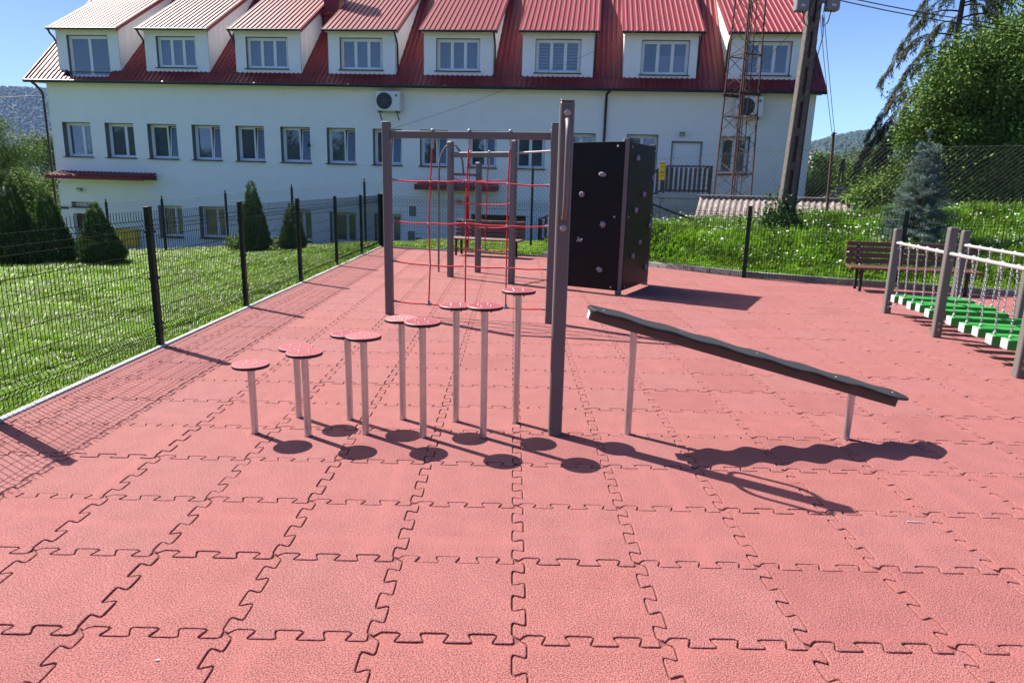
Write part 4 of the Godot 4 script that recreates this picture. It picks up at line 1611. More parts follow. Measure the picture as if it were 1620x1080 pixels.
	# dormers
	var win := [[-18.02, -16.26, 3.77, 5.36], [-14.24, -12.61, 4.18, 5.34], [-10.54, -8.85, 4.18, 5.34], [-6.78, -5.10, 4.18, 5.34], [-3.02, -1.35, 4.18, 5.34], [0.73, 2.42, 4.16, 5.35], [4.61, 6.34, 4.14, 5.34], [8.25, 9.92, 4.17, 5.33]]
	var drape := ["", "lace", "lace", "lace", "lace", "stripes", "half", "low"]
	for i in 8:
		var a := D0 + DD * i
		var b := a + DW
		var w: Array = win[i]
		var lowv := 4.0 if i > 0 else 3.74
		var fc := wall_face(a, b, 4.0 + VB, 5.70 + VB, [[w[0], w[1], maxf(w[2], 4.001), w[3]]], 0.0)
		var dm := obj("dormer", fc, M.plaster, house)
		house_window(w[0], w[1], w[2], w[3], [0.34, 0.33, 0.33] if i > 0 else [0.5, 0.5], -1, 0.16, drape[i])
		var rz := 5.66 + 0.30 * 0.56
		for s in [[a, -1.0], [b, 1.0]]:
			var ch := MB.new()
			var z := 0.0
			var odd := 0
			while z > RD + 0.05:
				var z1 := maxf(z - 0.21, RD + 0.05)
				var off: float = s[0] + (0.010 * s[1] if odd % 2 == 0 else 0.0)
				var lo0: Vector2 = zy.call(z)
				var lo1: Vector2 = zy.call(z1)
				var hi0 := 5.70 - z * 0.567 + VB
				var hi1 := 5.70 - z1 * 0.567 + VB
				if hi1 > lo1.y:
					ch.quad(Vector3(off, lo0.y - 0.05, z), Vector3(off, lo1.y - 0.05, z1), Vector3(off, hi1, z1), Vector3(off, hi0, z), Vector3(s[1], 0, 0))
					ch.quad(Vector3(s[0], lo1.y - 0.05, z1), Vector3(s[0] + 0.010 * s[1], lo1.y - 0.05, z1), Vector3(s[0] + 0.010 * s[1], hi1, z1), Vector3(s[0], hi1, z1), Vector3.BACK)
				z = z1
				odd += 1
			obj("dormer_cheek", ch, M.trim_white, dm)
		var rs := corrugated(a - 0.10, b + 0.17, Vector2(0.33, 5.56 + VB), Vector2(RD - 0.02, 5.56 + 0.5685 * (0.33 - RD + 0.02) + VB + 0.05))
		obj("dormer_roof", rs, M.roof_red, dm)
		var fa := MB.new()
		fa.at(Vector3((a + b) * 0.5 + 0.035, 5.53 + VB, 0.15), Vector3(b - a + 0.2, 0.03, 0.30), 0.004)
		obj("soffit", fa, M.trim_white, dm)
		var vb := MB.new()
		for u in [a - 0.10, b + 0.17]:
			vb.bar(Vector3(u, 5.50 + VB, 0.33), Vector3(u, 5.50 + 0.5685 * 5.8 + VB + 0.05, 0.33 - 5.8), 0.03, 0.13, 0.004)
		obj("verge_board", vb, M.roof_red, dm)
		var gg := MB.new()
		gg.rod(Vector3(a - 0.12, 5.525 + VB, 0.37), Vector3(b + 0.19, 5.525 + VB, 0.37), 0.042, 8)
		obj("dormer_gutter", gg, M.gutter, dm)
		var pu := (a - 0.04) if i < 3 or i == 7 else (b + 0.07)
		var pd := MB.new()
		pd.tube(PackedVector3Array([Vector3(pu, 5.50 + VB, 0.36), Vector3(pu, 5.36 + VB, 0.26), Vector3(pu, 5.24 + VB, 0.08), Vector3(pu, 5.1 + VB, -0.02), Vector3(pu, (4.25 if i > 2 else 4.9) + VB, -0.10)]), 0.036, 0.036, 8)
		obj("dormer_downpipe", pd, M.gutter, dm)
	var cn := MB.new()
	cn.at(Vector3(-7.85, 7.6 + VB, -2.4), Vector3(0.62, 3.2, 0.62), 0.01)
	cn.at(Vector3(-7.85, 6.62 + VB, -2.4), Vector3(0.78, 0.10, 0.9), 0.01)
	obj("chimney", cn, M.roof_red, house)
	# canopies
	for q in [[-18.95, -14.69], [-3.68, -0.51]]:
		var cs := corrugated(q[0], q[1], Vector2(0.85, -0.075 + VB), Vector2(0.0, 0.09 + VB))
		var co := obj("canopy", cs, M.roof_red, house)
		var fb := MB.new()
		fb.at(Vector3((q[0] + q[1]) * 0.5, -0.15 + VB, 0.83), Vector3(q[1] - q[0] - 0.02, 0.13, 0.03), 0.004)
		fb.at(Vector3(q[0] + 0.015, -0.09 + VB, 0.41), Vector3(0.03, 0.18, 0.80), 0.004)
		fb.at(Vector3(q[1] - 0.015, -0.09 + VB, 0.41), Vector3(0.03, 0.18, 0.80), 0.004)
		obj("fascia", fb, M.roof_red, co)
		var ub := MB.new()
		ub.at(Vector3((q[0] + q[1]) * 0.5, -0.12 + VB, 0.41), Vector3(q[1] - q[0] - 0.1, 0.02, 0.79), 0.002)
		obj("canopy_lining", ub, M.trim_white, co)
	# wall vents and small service hatches
	for q in [[-4.09, -3.81, -1.26, -0.88], [-4.15, -3.86, -2.28, -1.85], [-3.84, -3.60, -2.30, -2.10]]:
		var ve := MB.new()
		ve.at(Vector3((q[0] + q[1]) * 0.5, (q[2] + q[3]) * 0.5 + VB, 0.012), Vector3(q[1] - q[0], q[3] - q[2], 0.02), 0.004)
		for j in 4:
			ve.at(Vector3((q[0] + q[1]) * 0.5, lerpf(q[2], q[3], (j + 0.5) / 4.0) + VB, 0.028), Vector3(q[1] - q[0] - 0.05, 0.03, 0.012), 0.003)
		obj("wall_vent", ve, M.reveal, house)
	stair()
	wall_fittings()

func stair() -> void:
	var st := thing("outdoor_stair", "concrete outside stair with dark wooden balustrade below the white door", "stair", hw(5.3, -2.2, 0.7), HR)
	var o := Vector3(5.3, -2.2, 0.7)
	var ld := MB.new()
	ld.at(Vector3(6.40, -0.15, 0.66) - o, Vector3(1.75, 0.16, 1.28), 0.01)
	obj("landing", ld, M.concrete, st)
	var sw := MB.new()
	sw.at(Vector3(6.42, -1.30, 0.66) - o, Vector3(1.65, 2.12, 1.2), 0.01)
	obj("landing_wall", sw, M.concrete, st)
	var n := 12
	for i in n:
		var u := 5.40 - i * 0.36
		var v := -0.08 - (i + 1) * 0.165
		var sp := MB.new()
		sp.at(Vector3(u, v - 0.45, 0.66) - o, Vector3(0.355, 0.9, 1.2), 0.008)
		obj("step", sp, M.concrete, st)
	# balustrade: sloping rails with upright boards
	var z := 1.30
	var rail := MB.new()
	rail.bar(Vector3(7.30, 0.90, z) - o, Vector3(5.70, 0.88, z) - o, 0.05, 0.06, 0.006)
	rail.bar(Vector3(5.70, 0.88, z) - o, Vector3(1.15, -1.18, z) - o, 0.05, 0.06, 0.006)
	rail.bar(Vector3(7.30, 0.90, z) - o, Vector3(7.30, 0.90, 0.05) - o, 0.05, 0.06, 0.006)
	obj("handrail", rail, M.rail_wood, st)
	var low := MB.new()
	low.bar(Vector3(7.28, 0.05, z - 0.03) - o, Vector3(5.60, 0.03, z - 0.03) - o, 0.04, 0.07, 0.005)
	low.bar(Vector3(5.60, 0.03, z - 0.03) - o, Vector3(1.15, -1.98, z - 0.03) - o, 0.04, 0.07, 0.005)
	obj("bottom_rail", low, M.rail_wood, st)
	var u2 := 7.22
	while u2 > 1.2:
		var top := 0.84 if u2 > 5.70 else 0.84 - (5.70 - u2) * 0.4527
		var bot := -0.02 if u2 > 5.6 else -0.02 - (5.60 - u2) * 0.4517
		var sl := MB.new()
		sl.at(Vector3(u2, (top + bot) * 0.5, z - 0.002) - o, Vector3(0.095, top - bot, 0.022), 0.004)
		obj("baluster_board", sl, M.rail_wood, st)
		u2 -= 0.165
	for q in [[7.30, 0.88, -0.3], [5.65, 0.86, -0.4], [3.4, -0.18, -1.6], [1.2, -1.18, -2.5]]:
		var ps := MB.new()
		ps.bar(Vector3(q[0], q[2], z - 0.07) - o, Vector3(q[0], q[1], z - 0.07) - o, 0.06, 0.06, 0.005, Vector3.BACK)
		obj("baluster_post", ps, M.iron_dark, st)

func wall_fittings() -> void:
	# air conditioners
	var i := 0
	for q in [[-4.80, 3.03, "white air conditioner unit high on the wall left of the frame"], [8.57, 3.05, "air conditioner unit on the wall behind the lattice mast"]]:
		var t := thing("air_conditioner", q[2], "air conditioner", hw(q[0], q[1] - 0.36, 0.26), HR, "outdoor air conditioner units")
		var b := MB.new()
		b.at(Vector3(0, 0.36, 0), Vector3(0.96, 0.72, 0.32), 0.02)
		obj("casing", b, M.ac_white, t)
		var f := MB.new()
		var zf := Transform3D(Basis(Vector3.RIGHT, PI * 0.5), Vector3(-0.13, 0.36, 0.162))
		f.lathe(zf, [Vector2(0.30, 0.0), Vector2(0.30, 0.014), Vector2(0.285, 0.018), Vector2(0.275, 0.004), Vector2(0, 0.004)], 32)
		var fo := obj("fan_opening", f, M.ac_dark, t)
		var gl := MB.new()
		for r in [0.06, 0.12, 0.18, 0.24]:
			var ring := PackedVector3Array()
			for j in 25:
				var a := TAU * j / 24.0
				ring.append(Vector3(-0.13 + cos(a) * r, 0.36 + sin(a) * r, 0.182))
			gl.tube(ring, 0.005, 0.005, 4, false)
		for j in 8:
			var a := TAU * j / 8.0
			gl.rod(Vector3(-0.13, 0.36, 0.18), Vector3(-0.13 + cos(a) * 0.285, 0.36 + sin(a) * 0.285, 0.18), 0.005, 4)
		obj("fan_grille", gl, M.box_grey, fo)
		var lg := MB.new()
		lg.dome(Vector3(0.34, 0.56, 0.161), Vector3.BACK, 0.05, 0.006, 14)
		obj("badge", lg, M.box_grey, t)
		var br := MB.new()
		for x in [-0.34, 0.34]:
			br.at(Vector3(x, -0.02, -0.02), Vector3(0.05, 0.04, 0.44), 0.004)
			br.bar(Vector3(x, -0.30, -0.24), Vector3(x, -0.03, 0.10), 0.03, 0.03, 0.003)
		obj("wall_bracket", br, M.gutter, t)
		i += 1
	# floodlights and lamps
	for q in [[-18.05, -0.62, "small dark floodlight above the left brown door"], [6.30, 2.10, "small wall lamp above the white door"], [-2.05, -0.62, "small dark floodlight under the middle red canopy"]]:
		var t := thing("wall_lamp", q[2], "wall lamp", hw(q[0], q[1], 0.0), HR, "small lamps on the white wall")
		var b := MB.new()
		b.bar(Vector3(0, 0, 0.0), Vector3(0, 0.0, 0.12), 0.05, 0.05, 0.004)
		obj("bracket", b, M.gutter, t)
		var h := MB.new()
		h.box(Transform3D(Basis(Vector3.RIGHT, 0.5), Vector3(0, -0.03, 0.17)), Vector3(0.20, 0.14, 0.09), 0.015)
		obj("lamp_head", h, M.box_grey, t)
		var g := MB.new()
		g.box(Transform3D(Basis(Vector3.RIGHT, 0.5), Vector3(0, -0.052, 0.209)), Vector3(0.16, 0.10, 0.008), 0.002)
		obj("lamp_glass", g, M.alu, t)
	var cm := thing("security_camera", "small security camera under the left red canopy", "camera", hw(-18.95, -0.35, 0.0), HR)
	var cb := MB.new()
	cb.rod(Vector3(0, 0, 0), Vector3(0, 0, 0.12), 0.02, 8)
	obj("mount", cb, M.pvc, cm)
	var cc := MB.new()
	cc.rod(Vector3(-0.05, -0.04, 0.10), Vector3(0.08, 0.02, 0.22), 0.035, 10)
	obj("camera_body", cc, M.box_grey, cm)
	var mp := thing("name_plate", "small dark blue name plate left of the brown door", "name plate", hw(-18.93, -1.42, 0.012), HR)
	var mb := MB.new()
	mb.at(Vector3.ZERO, Vector3(0.36, 0.10, 0.015), 0.003)
	obj("plate", mb, M.plate_navy, mp)
	# yellow gas cabinet
	var g := thing("gas_cabinet", "yellow metal gas meter cabinet on the wall behind the thuja", "gas cabinet", hw(-16.13, -2.90, 0.14), HR)
	var gb := MB.new()
	gb.at(Vector3(0, 0.36, 0), Vector3(0.94, 0.72, 0.26), 0.012)
	obj("cabinet", gb, M.gas_yellow, g)
	for x in [-0.235, 0.235]:
		var dd := MB.new()
		dd.at(Vector3(x, 0.36, 0.135), Vector3(0.44, 0.66, 0.014), 0.004)
		var dob := obj("cabinet_door", dd, M.gas_yellow, g)
		var lk := MB.new()
		lk.dome(Vector3(x * 0.25, 0.36, 0.142), Vector3.BACK, 0.016, 0.01, 8)
		obj("lock", lk, M.box_grey, dob)
	# bracket aerial between two windows
	var an := thing("wall_aerial", "small bracket aerial on the wall between two first floor windows", "aerial", hw(-7.95, 1.35, 0.0), HR)
	var ab := MB.new()
	ab.rod(Vector3(0, 0, 0), Vector3(0, 0, 0.30), 0.012, 8)
	obj("arm", ab, M.iron_dark, an)
	var am := MB.new()
	am.rod(Vector3(0, -0.55, 0.30), Vector3(0, 0.5, 0.30), 0.009, 6)
	am.rod(Vector3(0.12, -0.25, 0.30), Vector3(0.12, 0.28, 0.30), 0.006, 6)
	am.rod(Vector3(-0.16, 0.05, 0.30), Vector3(0.14, -0.02, 0.30), 0.008, 6)
	obj("aerial_rods", am, M.alu, an)
	var ai := MB.new()
	ai.at(Vector3(-0.06, 0.0, 0.32), Vector3(0.09, 0.14, 0.06), 0.01)
	obj("insulator", ai, M.iron_dark, an)


# ------------------------------------------------------------------ mast, pole, wires, shed
func lattice_mast() -> void:
	var o := Vector3(7.0, 0.2, -19.95)
	var t := thing("lattice_mast", "rusty red steel lattice mast standing in front of the house", "lattice mast", o, Vector3(0, 0.42, 0))
	var H := 14.0
	var half := func(y: float) -> float: return lerpf(0.43, 0.20, y / H)
	var corner := func(i: int, y: float) -> Vector3:
		var h: float = half.call(y)
		return Vector3([-h, h, h, -h][i], y, [-h, -h, h, h][i])
	for i in 4:
		var mb := MB.new()
		mb.bar(corner.call(i, -0.3), corner.call(i, H), 0.042, 0.042, 0.004, Vector3.FORWARD)
		obj("leg", mb, M.rust_red, t)
	var y := 0.4
	var odd := 0
	while y < H - 0.6:
		var st := 0.44
		for i in 4:
			var j := (i + 1) % 4
			var mb := MB.new()
			if odd % 2 == 0: mb.rod(corner.call(i, y), corner.call(j, y + st), 0.011, 5)
			else: mb.rod(corner.call(j, y), corner.call(i, y + st), 0.011, 5)
			obj("diagonal_brace", mb, M.rust_red, t)
			if odd % 4 == 0:
				var hb := MB.new()
				hb.bar(corner.call(i, y), corner.call(j, y), 0.03, 0.03, 0.002)
				obj("cross_bar", hb, M.rust_red, t)
		y += st
		odd += 1
	var pl := MB.new()
	for s in [-1.0, 1.0]:
		pl.bar(Vector3(-0.42, 4.55, s * 0.36), Vector3(0.42, 4.55, s * 0.36), 0.04, 0.09, 0.005)
	obj("joint_plate", pl, M.rust_red, t)
	for q in [[0.08, 0.30], [-0.14, 0.33], [0.2, -0.3]]:
		var cb := MB.new()
		cb.rod(Vector3(q[0], 0, q[1]), Vector3(q[0] * 0.6, H, q[1] * 0.5), 0.016, 6)
		obj("feeder_cable", cb, M.iron_dark, t)

func utility_pole() -> void:
	var o := Vector3(6.76, 0.55, -14.97)
	var t := thing("utility_pole", "weathered concrete utility pole with slotted openings rising from the grass bank", "utility pole", o, Vector3(0, 0, -0.034))
	var H := 9.6
	var w := func(y: float) -> float: return lerpf(0.165, 0.118, y / H)
	for s in [-1.0, 1.0]:
		var mb := MB.new()
		mb.bar(Vector3(s * (w.call(-0.4) - 0.055), -0.4, 0), Vector3(s * (w.call(H) - 0.055), H, 0), 0.11, 0.24, 0.014, Vector3.BACK)
		obj("flange", mb, M.old_concrete, t)
	var y := 0.3
	while y < H:
		var mb := MB.new()
		var ww: float = w.call(y) * 2.0 - 0.20
		mb.at(Vector3(0, y, 0), Vector3(ww, 0.22, 0.21), 0.02)
		obj("web", mb, M.old_concrete, t)
		y += 0.80
	var bk := MB.new()
	bk.bar(Vector3(0, -0.4, -0.03), Vector3(0, H, -0.03), 0.08, 0.09, 0.0, Vector3.BACK)
	obj("inner_web", bk, M.old_concrete, t)
	var st := MB.new()
	st.bar(Vector3(0.27, -0.4, -0.22), Vector3(0.17, 4.9, -0.22), 0.15, 0.20, 0.012, Vector3.BACK)
	obj("strut", st, M.bark, t)
	for q in [[-0.34, 5.62, 0.10, 0.30, 0.44], [0.40, 5.68, 0.05, 0.30, 0.42]]:
		var b := MB.new()
		b.at(Vector3(q[0], q[1], q[2]), Vector3(q[3], q[4], 0.22), 0.02)
		b.at(Vector3(q[0] * 0.6, q[1], q[2] - 0.06), Vector3(0.16, 0.06, 0.06), 0.004)
		var bo := obj("fuse_box", b, M.box_grey, t)
		var c := MB.new()
		c.at(Vector3(q[0], q[1] - 0.10, q[2] + 0.112), Vector3(0.10, 0.05, 0.012), 0.004)
		obj("box_label", c, M.plank_white, bo)
	var cb := MB.new()
	cb.tube(PackedVector3Array([Vector3(-0.30, 5.40, 0.12), Vector3(-0.22, 5.15, 0.14), Vector3(-0.10, 5.05, 0.14), Vector3(-0.05, 5.3, 0.13), Vector3(0.12, 5.6, 0.14)]), 0.013, 0.013, 6)
	cb.tube(PackedVector3Array([Vector3(0.38, 5.47, 0.1), Vector3(0.33, 5.2, 0.12), Vector3(0.22, 5.1, 0.13), Vector3(0.18, 5.35, 0.13)]), 0.013, 0.013, 6)
	cb.tube(PackedVector3Array([Vector3(0.22, 5.3, 0.1), Vector3(0.26, 4.9, 0.13), Vector3(0.20, 4.5, 0.14), Vector3(0.155, 3.6, 0.13)]), 0.011, 0.011, 6)
	obj("service_cable", cb, M.wire_black, t)
	# ivy round the foot
	var spray := leaf_spray(22, 0.16, 0.07, 0.05, 77)
	var xs: Array = []
	var cs: Array = []
	rng.seed = 61
	for i in 260:
		var yy := absf(rng.randfn(0.0, 0.45))
		var a := rng.randf() * TAU
		xs.append(Transform3D(Basis.from_euler(Vector3(rng.randf() * 6, rng.randf() * 6, 0)).scaled(Vector3.ONE * rng.randf_range(0.7, 1.3)), Vector3(cos(a) * (0.36 - 0.12 * yy) - 0.08, yy * 0.95, sin(a) * 0.28)))
		cs.append(Color(0.7, 0.9, 0.7) * rng.randf_range(0.5, 1.0))
	var iv := thing("ivy", "dark ivy climbing round the foot of the concrete pole", "ivy", o)
	many("foliage", spray, M.leaf, xs, iv, cs).set_meta("kind", "stuff")

func cable(called: String, label: String, a: Vector3, b: Vector3, sag: float, r := 0.012) -> void:
	var mb := MB.new()
	var p := PackedVector3Array()
	for i in 17:
		var f := i / 16.0
		p.append((b - a) * f - UP * sag * 4.0 * f * (1.0 - f))
	mb.tube(p, r, r, 5)
	var o := obj(called, mb, M.wire_black)
	o.position = a
	tag(o, label, "cable", "overhead wires")

func wires_and_rods() -> void:
	var rod := thing("steel_rod", "thin rusty steel post carrying wires right of the concrete pole", "post", Vector3(8.64, 0.9, -16.68), Vector3(0, 0, -0.0))
	var mb := MB.new()
	mb.bar(Vector3(0, -0.2, 0), Vector3(-0.09, 2.52, 0), 0.06, 0.06, 0.006, Vector3.BACK)
	obj("shaft", mb, M.rust_red, rod)
	mb = MB.new()
	mb.bar(Vector3(-0.16, 2.44, 0), Vector3(0.0, 2.50, 0), 0.03, 0.03, 0.003, Vector3.BACK)
	obj("hook", mb, M.rust_red, rod)
	cable("overhead_wire", "left wire dropping from the pole to the thin steel post", Vector3(7.06, 6.05, -14.9), Vector3(8.50, 3.42, -16.68), 0.10, 0.008)
	cable("overhead_wire", "right wire dropping from the pole to the thin steel post", Vector3(7.16, 6.0, -14.9), Vector3(8.57, 3.42, -16.68), 0.03, 0.008)
	cable("overhead_wire", "upper black power line crossing the sky above the trees", Vector3(7.1, 6.42, -14.95), Vector3(20.0, 6.15, -17.0), 0.36, 0.013)
	cable("overhead_wire", "lower black power line crossing the sky above the trees", Vector3(7.1, 6.33, -14.95), Vector3(20.0, 6.08, -17.0), 0.39, 0.013)
	cable("overhead_wire", "thin pale wire rising across the facade towards the dormers", hw(-4.6, 2.0, 0.7), hw(4.8, 5.75, 0.5), 0.25, 0.006)
	cable("overhead_wire", "thin wire from the dormer eave to the lattice mast", hw(4.8, 5.75, 0.5), Vector3(6.7, 8.2, -19.9), 0.05, 0.006)
	cable("overhead_wire", "thin guy wire crossing the lattice mast up to the pole", hw(8.0, 3.6, 0.6), Vector3(6.95, 6.1, -14.95), 0.05, 0.008)
	cable("overhead_wire", "black wire crossing in front of the left hills", Vector3(-34, 4.9, -30), Vector3(-20.2, 5.05, -27.5), 0.1, 0.014)

func shed() -> void:
	var a := Vector3(5.62, 1.64, -18.6)
	var b := Vector3(9.9, 1.58, -16.9)
	var d := (b - a)
	var L := Vector3(d.x, 0, d.z).length()
	var yaw := atan2(-d.z, d.x)
	var t := thing("shed", "low shed with a faded pinkish corrugated roof behind the grass bank", "shed", Vector3(a.x, 0.13, a.z), Vector3(0, yaw, 0))
	# local: x along the ridge, +z towards the playground
	for s in [1.0, -1.0]:
		for i in 4:
			var x0 := L * i / 4.0 - 0.02
			var x1 := L * (i + 1) / 4.0 + 0.05
			var mb := MB.new()
			var n := int((x1 - x0) / 0.028)
			for k in n:
				var p0 := lerpf(x0, x1, float(k) / n)
				var p1 := lerpf(x0, x1, float(k + 1) / n)
				var h0 := 0.022 * sin(p0 * TAU / 0.165) + 0.008 * (i % 2)
				var h1 := 0.022 * sin(p1 * TAU / 0.165) + 0.008 * (i % 2)
				mb.quad(Vector3(p0, 1.50 + h0, 0), Vector3(p1, 1.50 + h1, 0), Vector3(p1, 0.72 + h1, 1.25 * s), Vector3(p0, 0.72 + h0, 1.25 * s), Vector3(0, 1, s * 0.5))
			obj("roof_sheet", mb, M.old_sheet, t)
	var rg := MB.new()
	rg.bar(Vector3(-0.04, 1.54, 0), Vector3(L + 0.04, 1.54, 0), 0.20, 0.035, 0.01)
	obj("ridge_cap", rg, M.old_sheet, t)
	var w := MB.new()
	w.at(Vector3(L * 0.5, 0.28, 0), Vector3(L - 0.2, 0.9, 2.2), 0.01)
	w.flat(Vector3(0.1, 0.73, 1.1), Vector3(0.1, 0.73, -1.1), Vector3(0.1, 1.46, 0), Vector3.LEFT)
	w.flat(Vector3(L - 0.1, 0.73, 1.1), Vector3(L - 0.1, 0.73, -1.1), Vector3(L - 0.1, 1.46, 0), Vector3.RIGHT)
	obj("wall", w, M.old_concrete, t)

func far_things() -> void:
	# small hut with a grey hipped roof
	var t := thing("hut", "small hut with a grey hipped roof beyond the corrugated shed", "hut", Vector3(11.6, 0.3, -22.2), Vector3(0, 0.35, 0))
	var mb := MB.new()
	mb.at(Vector3(0, 0.55, 0), Vector3(1.7, 1.1, 1.5), 0.01)
	obj("wall", mb, M.concrete, t)
	mb = MB.new()
	var e := 1.10
	var r0 := Vector3(-0.30, 1.68, 0)
	var r1 := Vector3(0.30, 1.68, 0)
	var c := [Vector3(-1.05, e, 0.95), Vector3(1.05, e, 0.95), Vector3(1.05, e, -0.95), Vector3(-1.05, e, -0.95)]
	mb.quad(c[0], c[1], r1, r0, Vector3(0, 1, 1))
	mb.quad(c[3], c[2], r1, r0, Vector3(0, 1, -1))
	mb.flat(c[0], c[3], r0, Vector3(-1, 1, 0))
	mb.flat(c[1], c[2], r1, Vector3(1, 1, 0))
	mb.quad(c[0], c[1], c[2], c[3], Vector3.DOWN)
	var ro := obj("roof", mb, M.old_concrete, t)
	mb = MB.new()
	mb.bar(r0, r1, 0.12, 0.06, 0.01)
	obj("ridge_cap", mb, M.concrete, ro)
	# wooden A-shaped pole
	var ap := thing("a_frame_pole", "weathered wooden A-shaped pole standing behind the hut", "pole", Vector3(13.5, 0.8, -26.5))
	for s in [-1.0, 1.0]:
		var l := MB.new()
		l.tube(PackedVector3Array([Vector3(s * 0.20, -0.2, 0), Vector3(s * 0.03, 2.4, 0)]), 0.055, 0.045, 8)
		obj("leg", l, M.old_concrete, ap)
	var cb := MB.new()
	cb.bar(Vector3(-0.12, 1.2, 0), Vector3(0.12, 1.2, 0), 0.05, 0.06, 0.005)
	obj("cross_bar", cb, M.old_concrete, ap)
	# far white house
	var fh := thing("far_house", "tiny white house on the far slope right of the building corner", "house", Vector3(137.5, 9.0, -318), Vector3(0, 0.2, 0))
	mb = MB.new()
	mb.at(Vector3(0, 4.0, 0), Vector3(7.0, 10.0, 7.0), 0.02)
	obj("wall", mb, M.plaster, fh)
	mb = MB.new()
	for s in [-1.0, 1.0]:
		mb.quad(Vector3(-4.2, 8.6, 4.2 * s), Vector3(4.2, 8.6, 4.2 * s), Vector3(4.2, 12.4, 0), Vector3(-4.2, 12.4, 0), Vector3(0, 1, s))
	mb.flat(Vector3(-3.5, 9, 3.5), Vector3(-3.5, 9, -3.5), Vector3(-3.5, 12.2, 0), Vector3.LEFT)
	mb.flat(Vector3(3.5, 9, 3.5), Vector3(3.5, 9, -3.5), Vector3(3.5, 12.2, 0), Vector3.RIGHT)
	obj("roof", mb, M.box_grey, fh)
	for q in [[-1.6, 7.2], [1.6, 7.2], [-1.6, 3.6], [1.6, 3.6]]:
		var w := MB.new()
		w.at(Vector3(q[0], q[1], 3.52), Vector3(1.4, 1.7, 0.08), 0.01)
		obj("window", w, M.reveal, fh)
	var bh := thing("far_house", "low far house with a faded brick red roof near the steel post", "house", Vector3(158, 8.0, -316), Vector3(0, 0.1, 0))
	mb = MB.new()
	mb.at(Vector3(0, 3.0, 0), Vector3(13.0, 6.0, 7.0), 0.02)
	obj("wall", mb, M.plaster, bh)
	mb = MB.new()
	for s in [-1.0, 1.0]:
		mb.quad(Vector3(-7.2, 5.6, 4.2 * s), Vector3(7.2, 5.6, 4.2 * s), Vector3(7.2, 9.0, 0), Vector3(-7.2, 9.0, 0), Vector3(0, 1, s))
	obj("roof", mb, M.old_sheet, bh)
	# blue notice board at the far left
	var nb := thing("notice_board", "small roofed notice board with a blue panel behind the tall thuja", "notice board", Vector3(-17.95, -1.85, -21.6), Vector3(0, 0.5, 0))
	mb = MB.new()
	mb.at(Vector3(0, 2.62, 0), Vector3(0.34, 0.42, 0.03), 0.005)
	obj("blue_panel", mb, M.sign_blue, nb)
	mb = MB.new()
	mb.box(Transform3D(Basis(UP, 0.0), Vector3(0, 2.55, 0.02)), Vector3(0.16, 0.16, 0.012), 0.004)
	obj("white_symbol", mb, M.plank_white, nb)
	for s in [-0.2, 0.2]:
		mb = MB.new()
		mb.rod(Vector3(s, -0.3, -0.03), Vector3(s, 3.0, -0.03), 0.025, 8)
		obj("post", mb, M.box_grey, nb)
	mb = MB.new()
	mb.quad(Vector3(-0.42, 2.95, 0.3), Vector3(0.42, 2.95, 0.3), Vector3(0.42, 3.25, 0), Vector3(-0.42, 3.25, 0), Vector3(0, 1, 1))
	mb.quad(Vector3(-0.42, 2.95, -0.3), Vector3(0.42, 2.95, -0.3), Vector3(0.42, 3.25, 0), Vector3(-0.42, 3.25, 0), Vector3(0, 1, -1))
	obj("roof", mb, M.concrete, nb)
	# yellow plate on the chain-link fence
	var yp := thing("warning_plate", "yellow warning plate with black lettering hanging on the chain link fence", "sign", Vector3(3.93, 2.30, -16.40), Vector3(0, 0.05, 0))
	for cy in [0.118, -0.118]:
		mb = MB.new()
		mb.at(Vector3(0, cy, 0), Vector3(0.165, 0.232, 0.006), 0.002)
		var po := obj("plate", mb, M.sign_yellow, yp)
		var tm := TextMesh.new()
		tm.text = "GAZ"
		tm.font_size = 32
		tm.pixel_size = 0.0021
		tm.depth = 0.003
		var to := obj("lettering", tm, M.print_black, po)
		to.position = Vector3(0, cy + 0.085, 0.005)
		mb = MB.new()
		mb.at(Vector3(0, cy - 0.01, 0.004), Vector3(0.11, 0.010, 0.003))
		mb.at(Vector3(0, cy - 0.038, 0.0042), Vector3(0.010, 0.046, 0.003))
		obj("printed_mark", mb, M.print_black, po)


# ------------------------------------------------------------------ plants
func leaf_spray(n: int, rad: float, len: float, wid: float, sd: int) -> ArrayMesh:
	var r := RandomNumberGenerator.new()
	r.seed = sd
	var mb := MB.new()
	for i in n:
		var p := Vector3(r.randfn(), r.randfn() * 0.8, r.randfn()) * rad * 0.55
		var d := (p.normalized() + Vector3(r.randf_range(-0.7, 0.7), r.randf_range(-0.9, 0.35), r.randf_range(-0.7, 0.7))).normalized()
		var nn := (UP * 0.9 + Vector3(r.randfn(), r.randfn() * 0.5, r.randfn()) * 0.55).normalized()
		var s := d.cross(nn).normalized()
		nn = s.cross(d).normalized()
		var l := len * r.randf_range(0.75, 1.25)
		var w := wid * r.randf_range(0.8, 1.2)
		var a := p
		var b := p + d * l * 0.45 + s * w * 0.5 + nn * l * 0.06
		var c := p + d * l - nn * l * 0.12
		var e := p + d * l * 0.45 - s * w * 0.5 + nn * l * 0.06
		mb.flat(a, b, c, nn)
		mb.flat(a, c, e, nn)
	return mb.mesh()

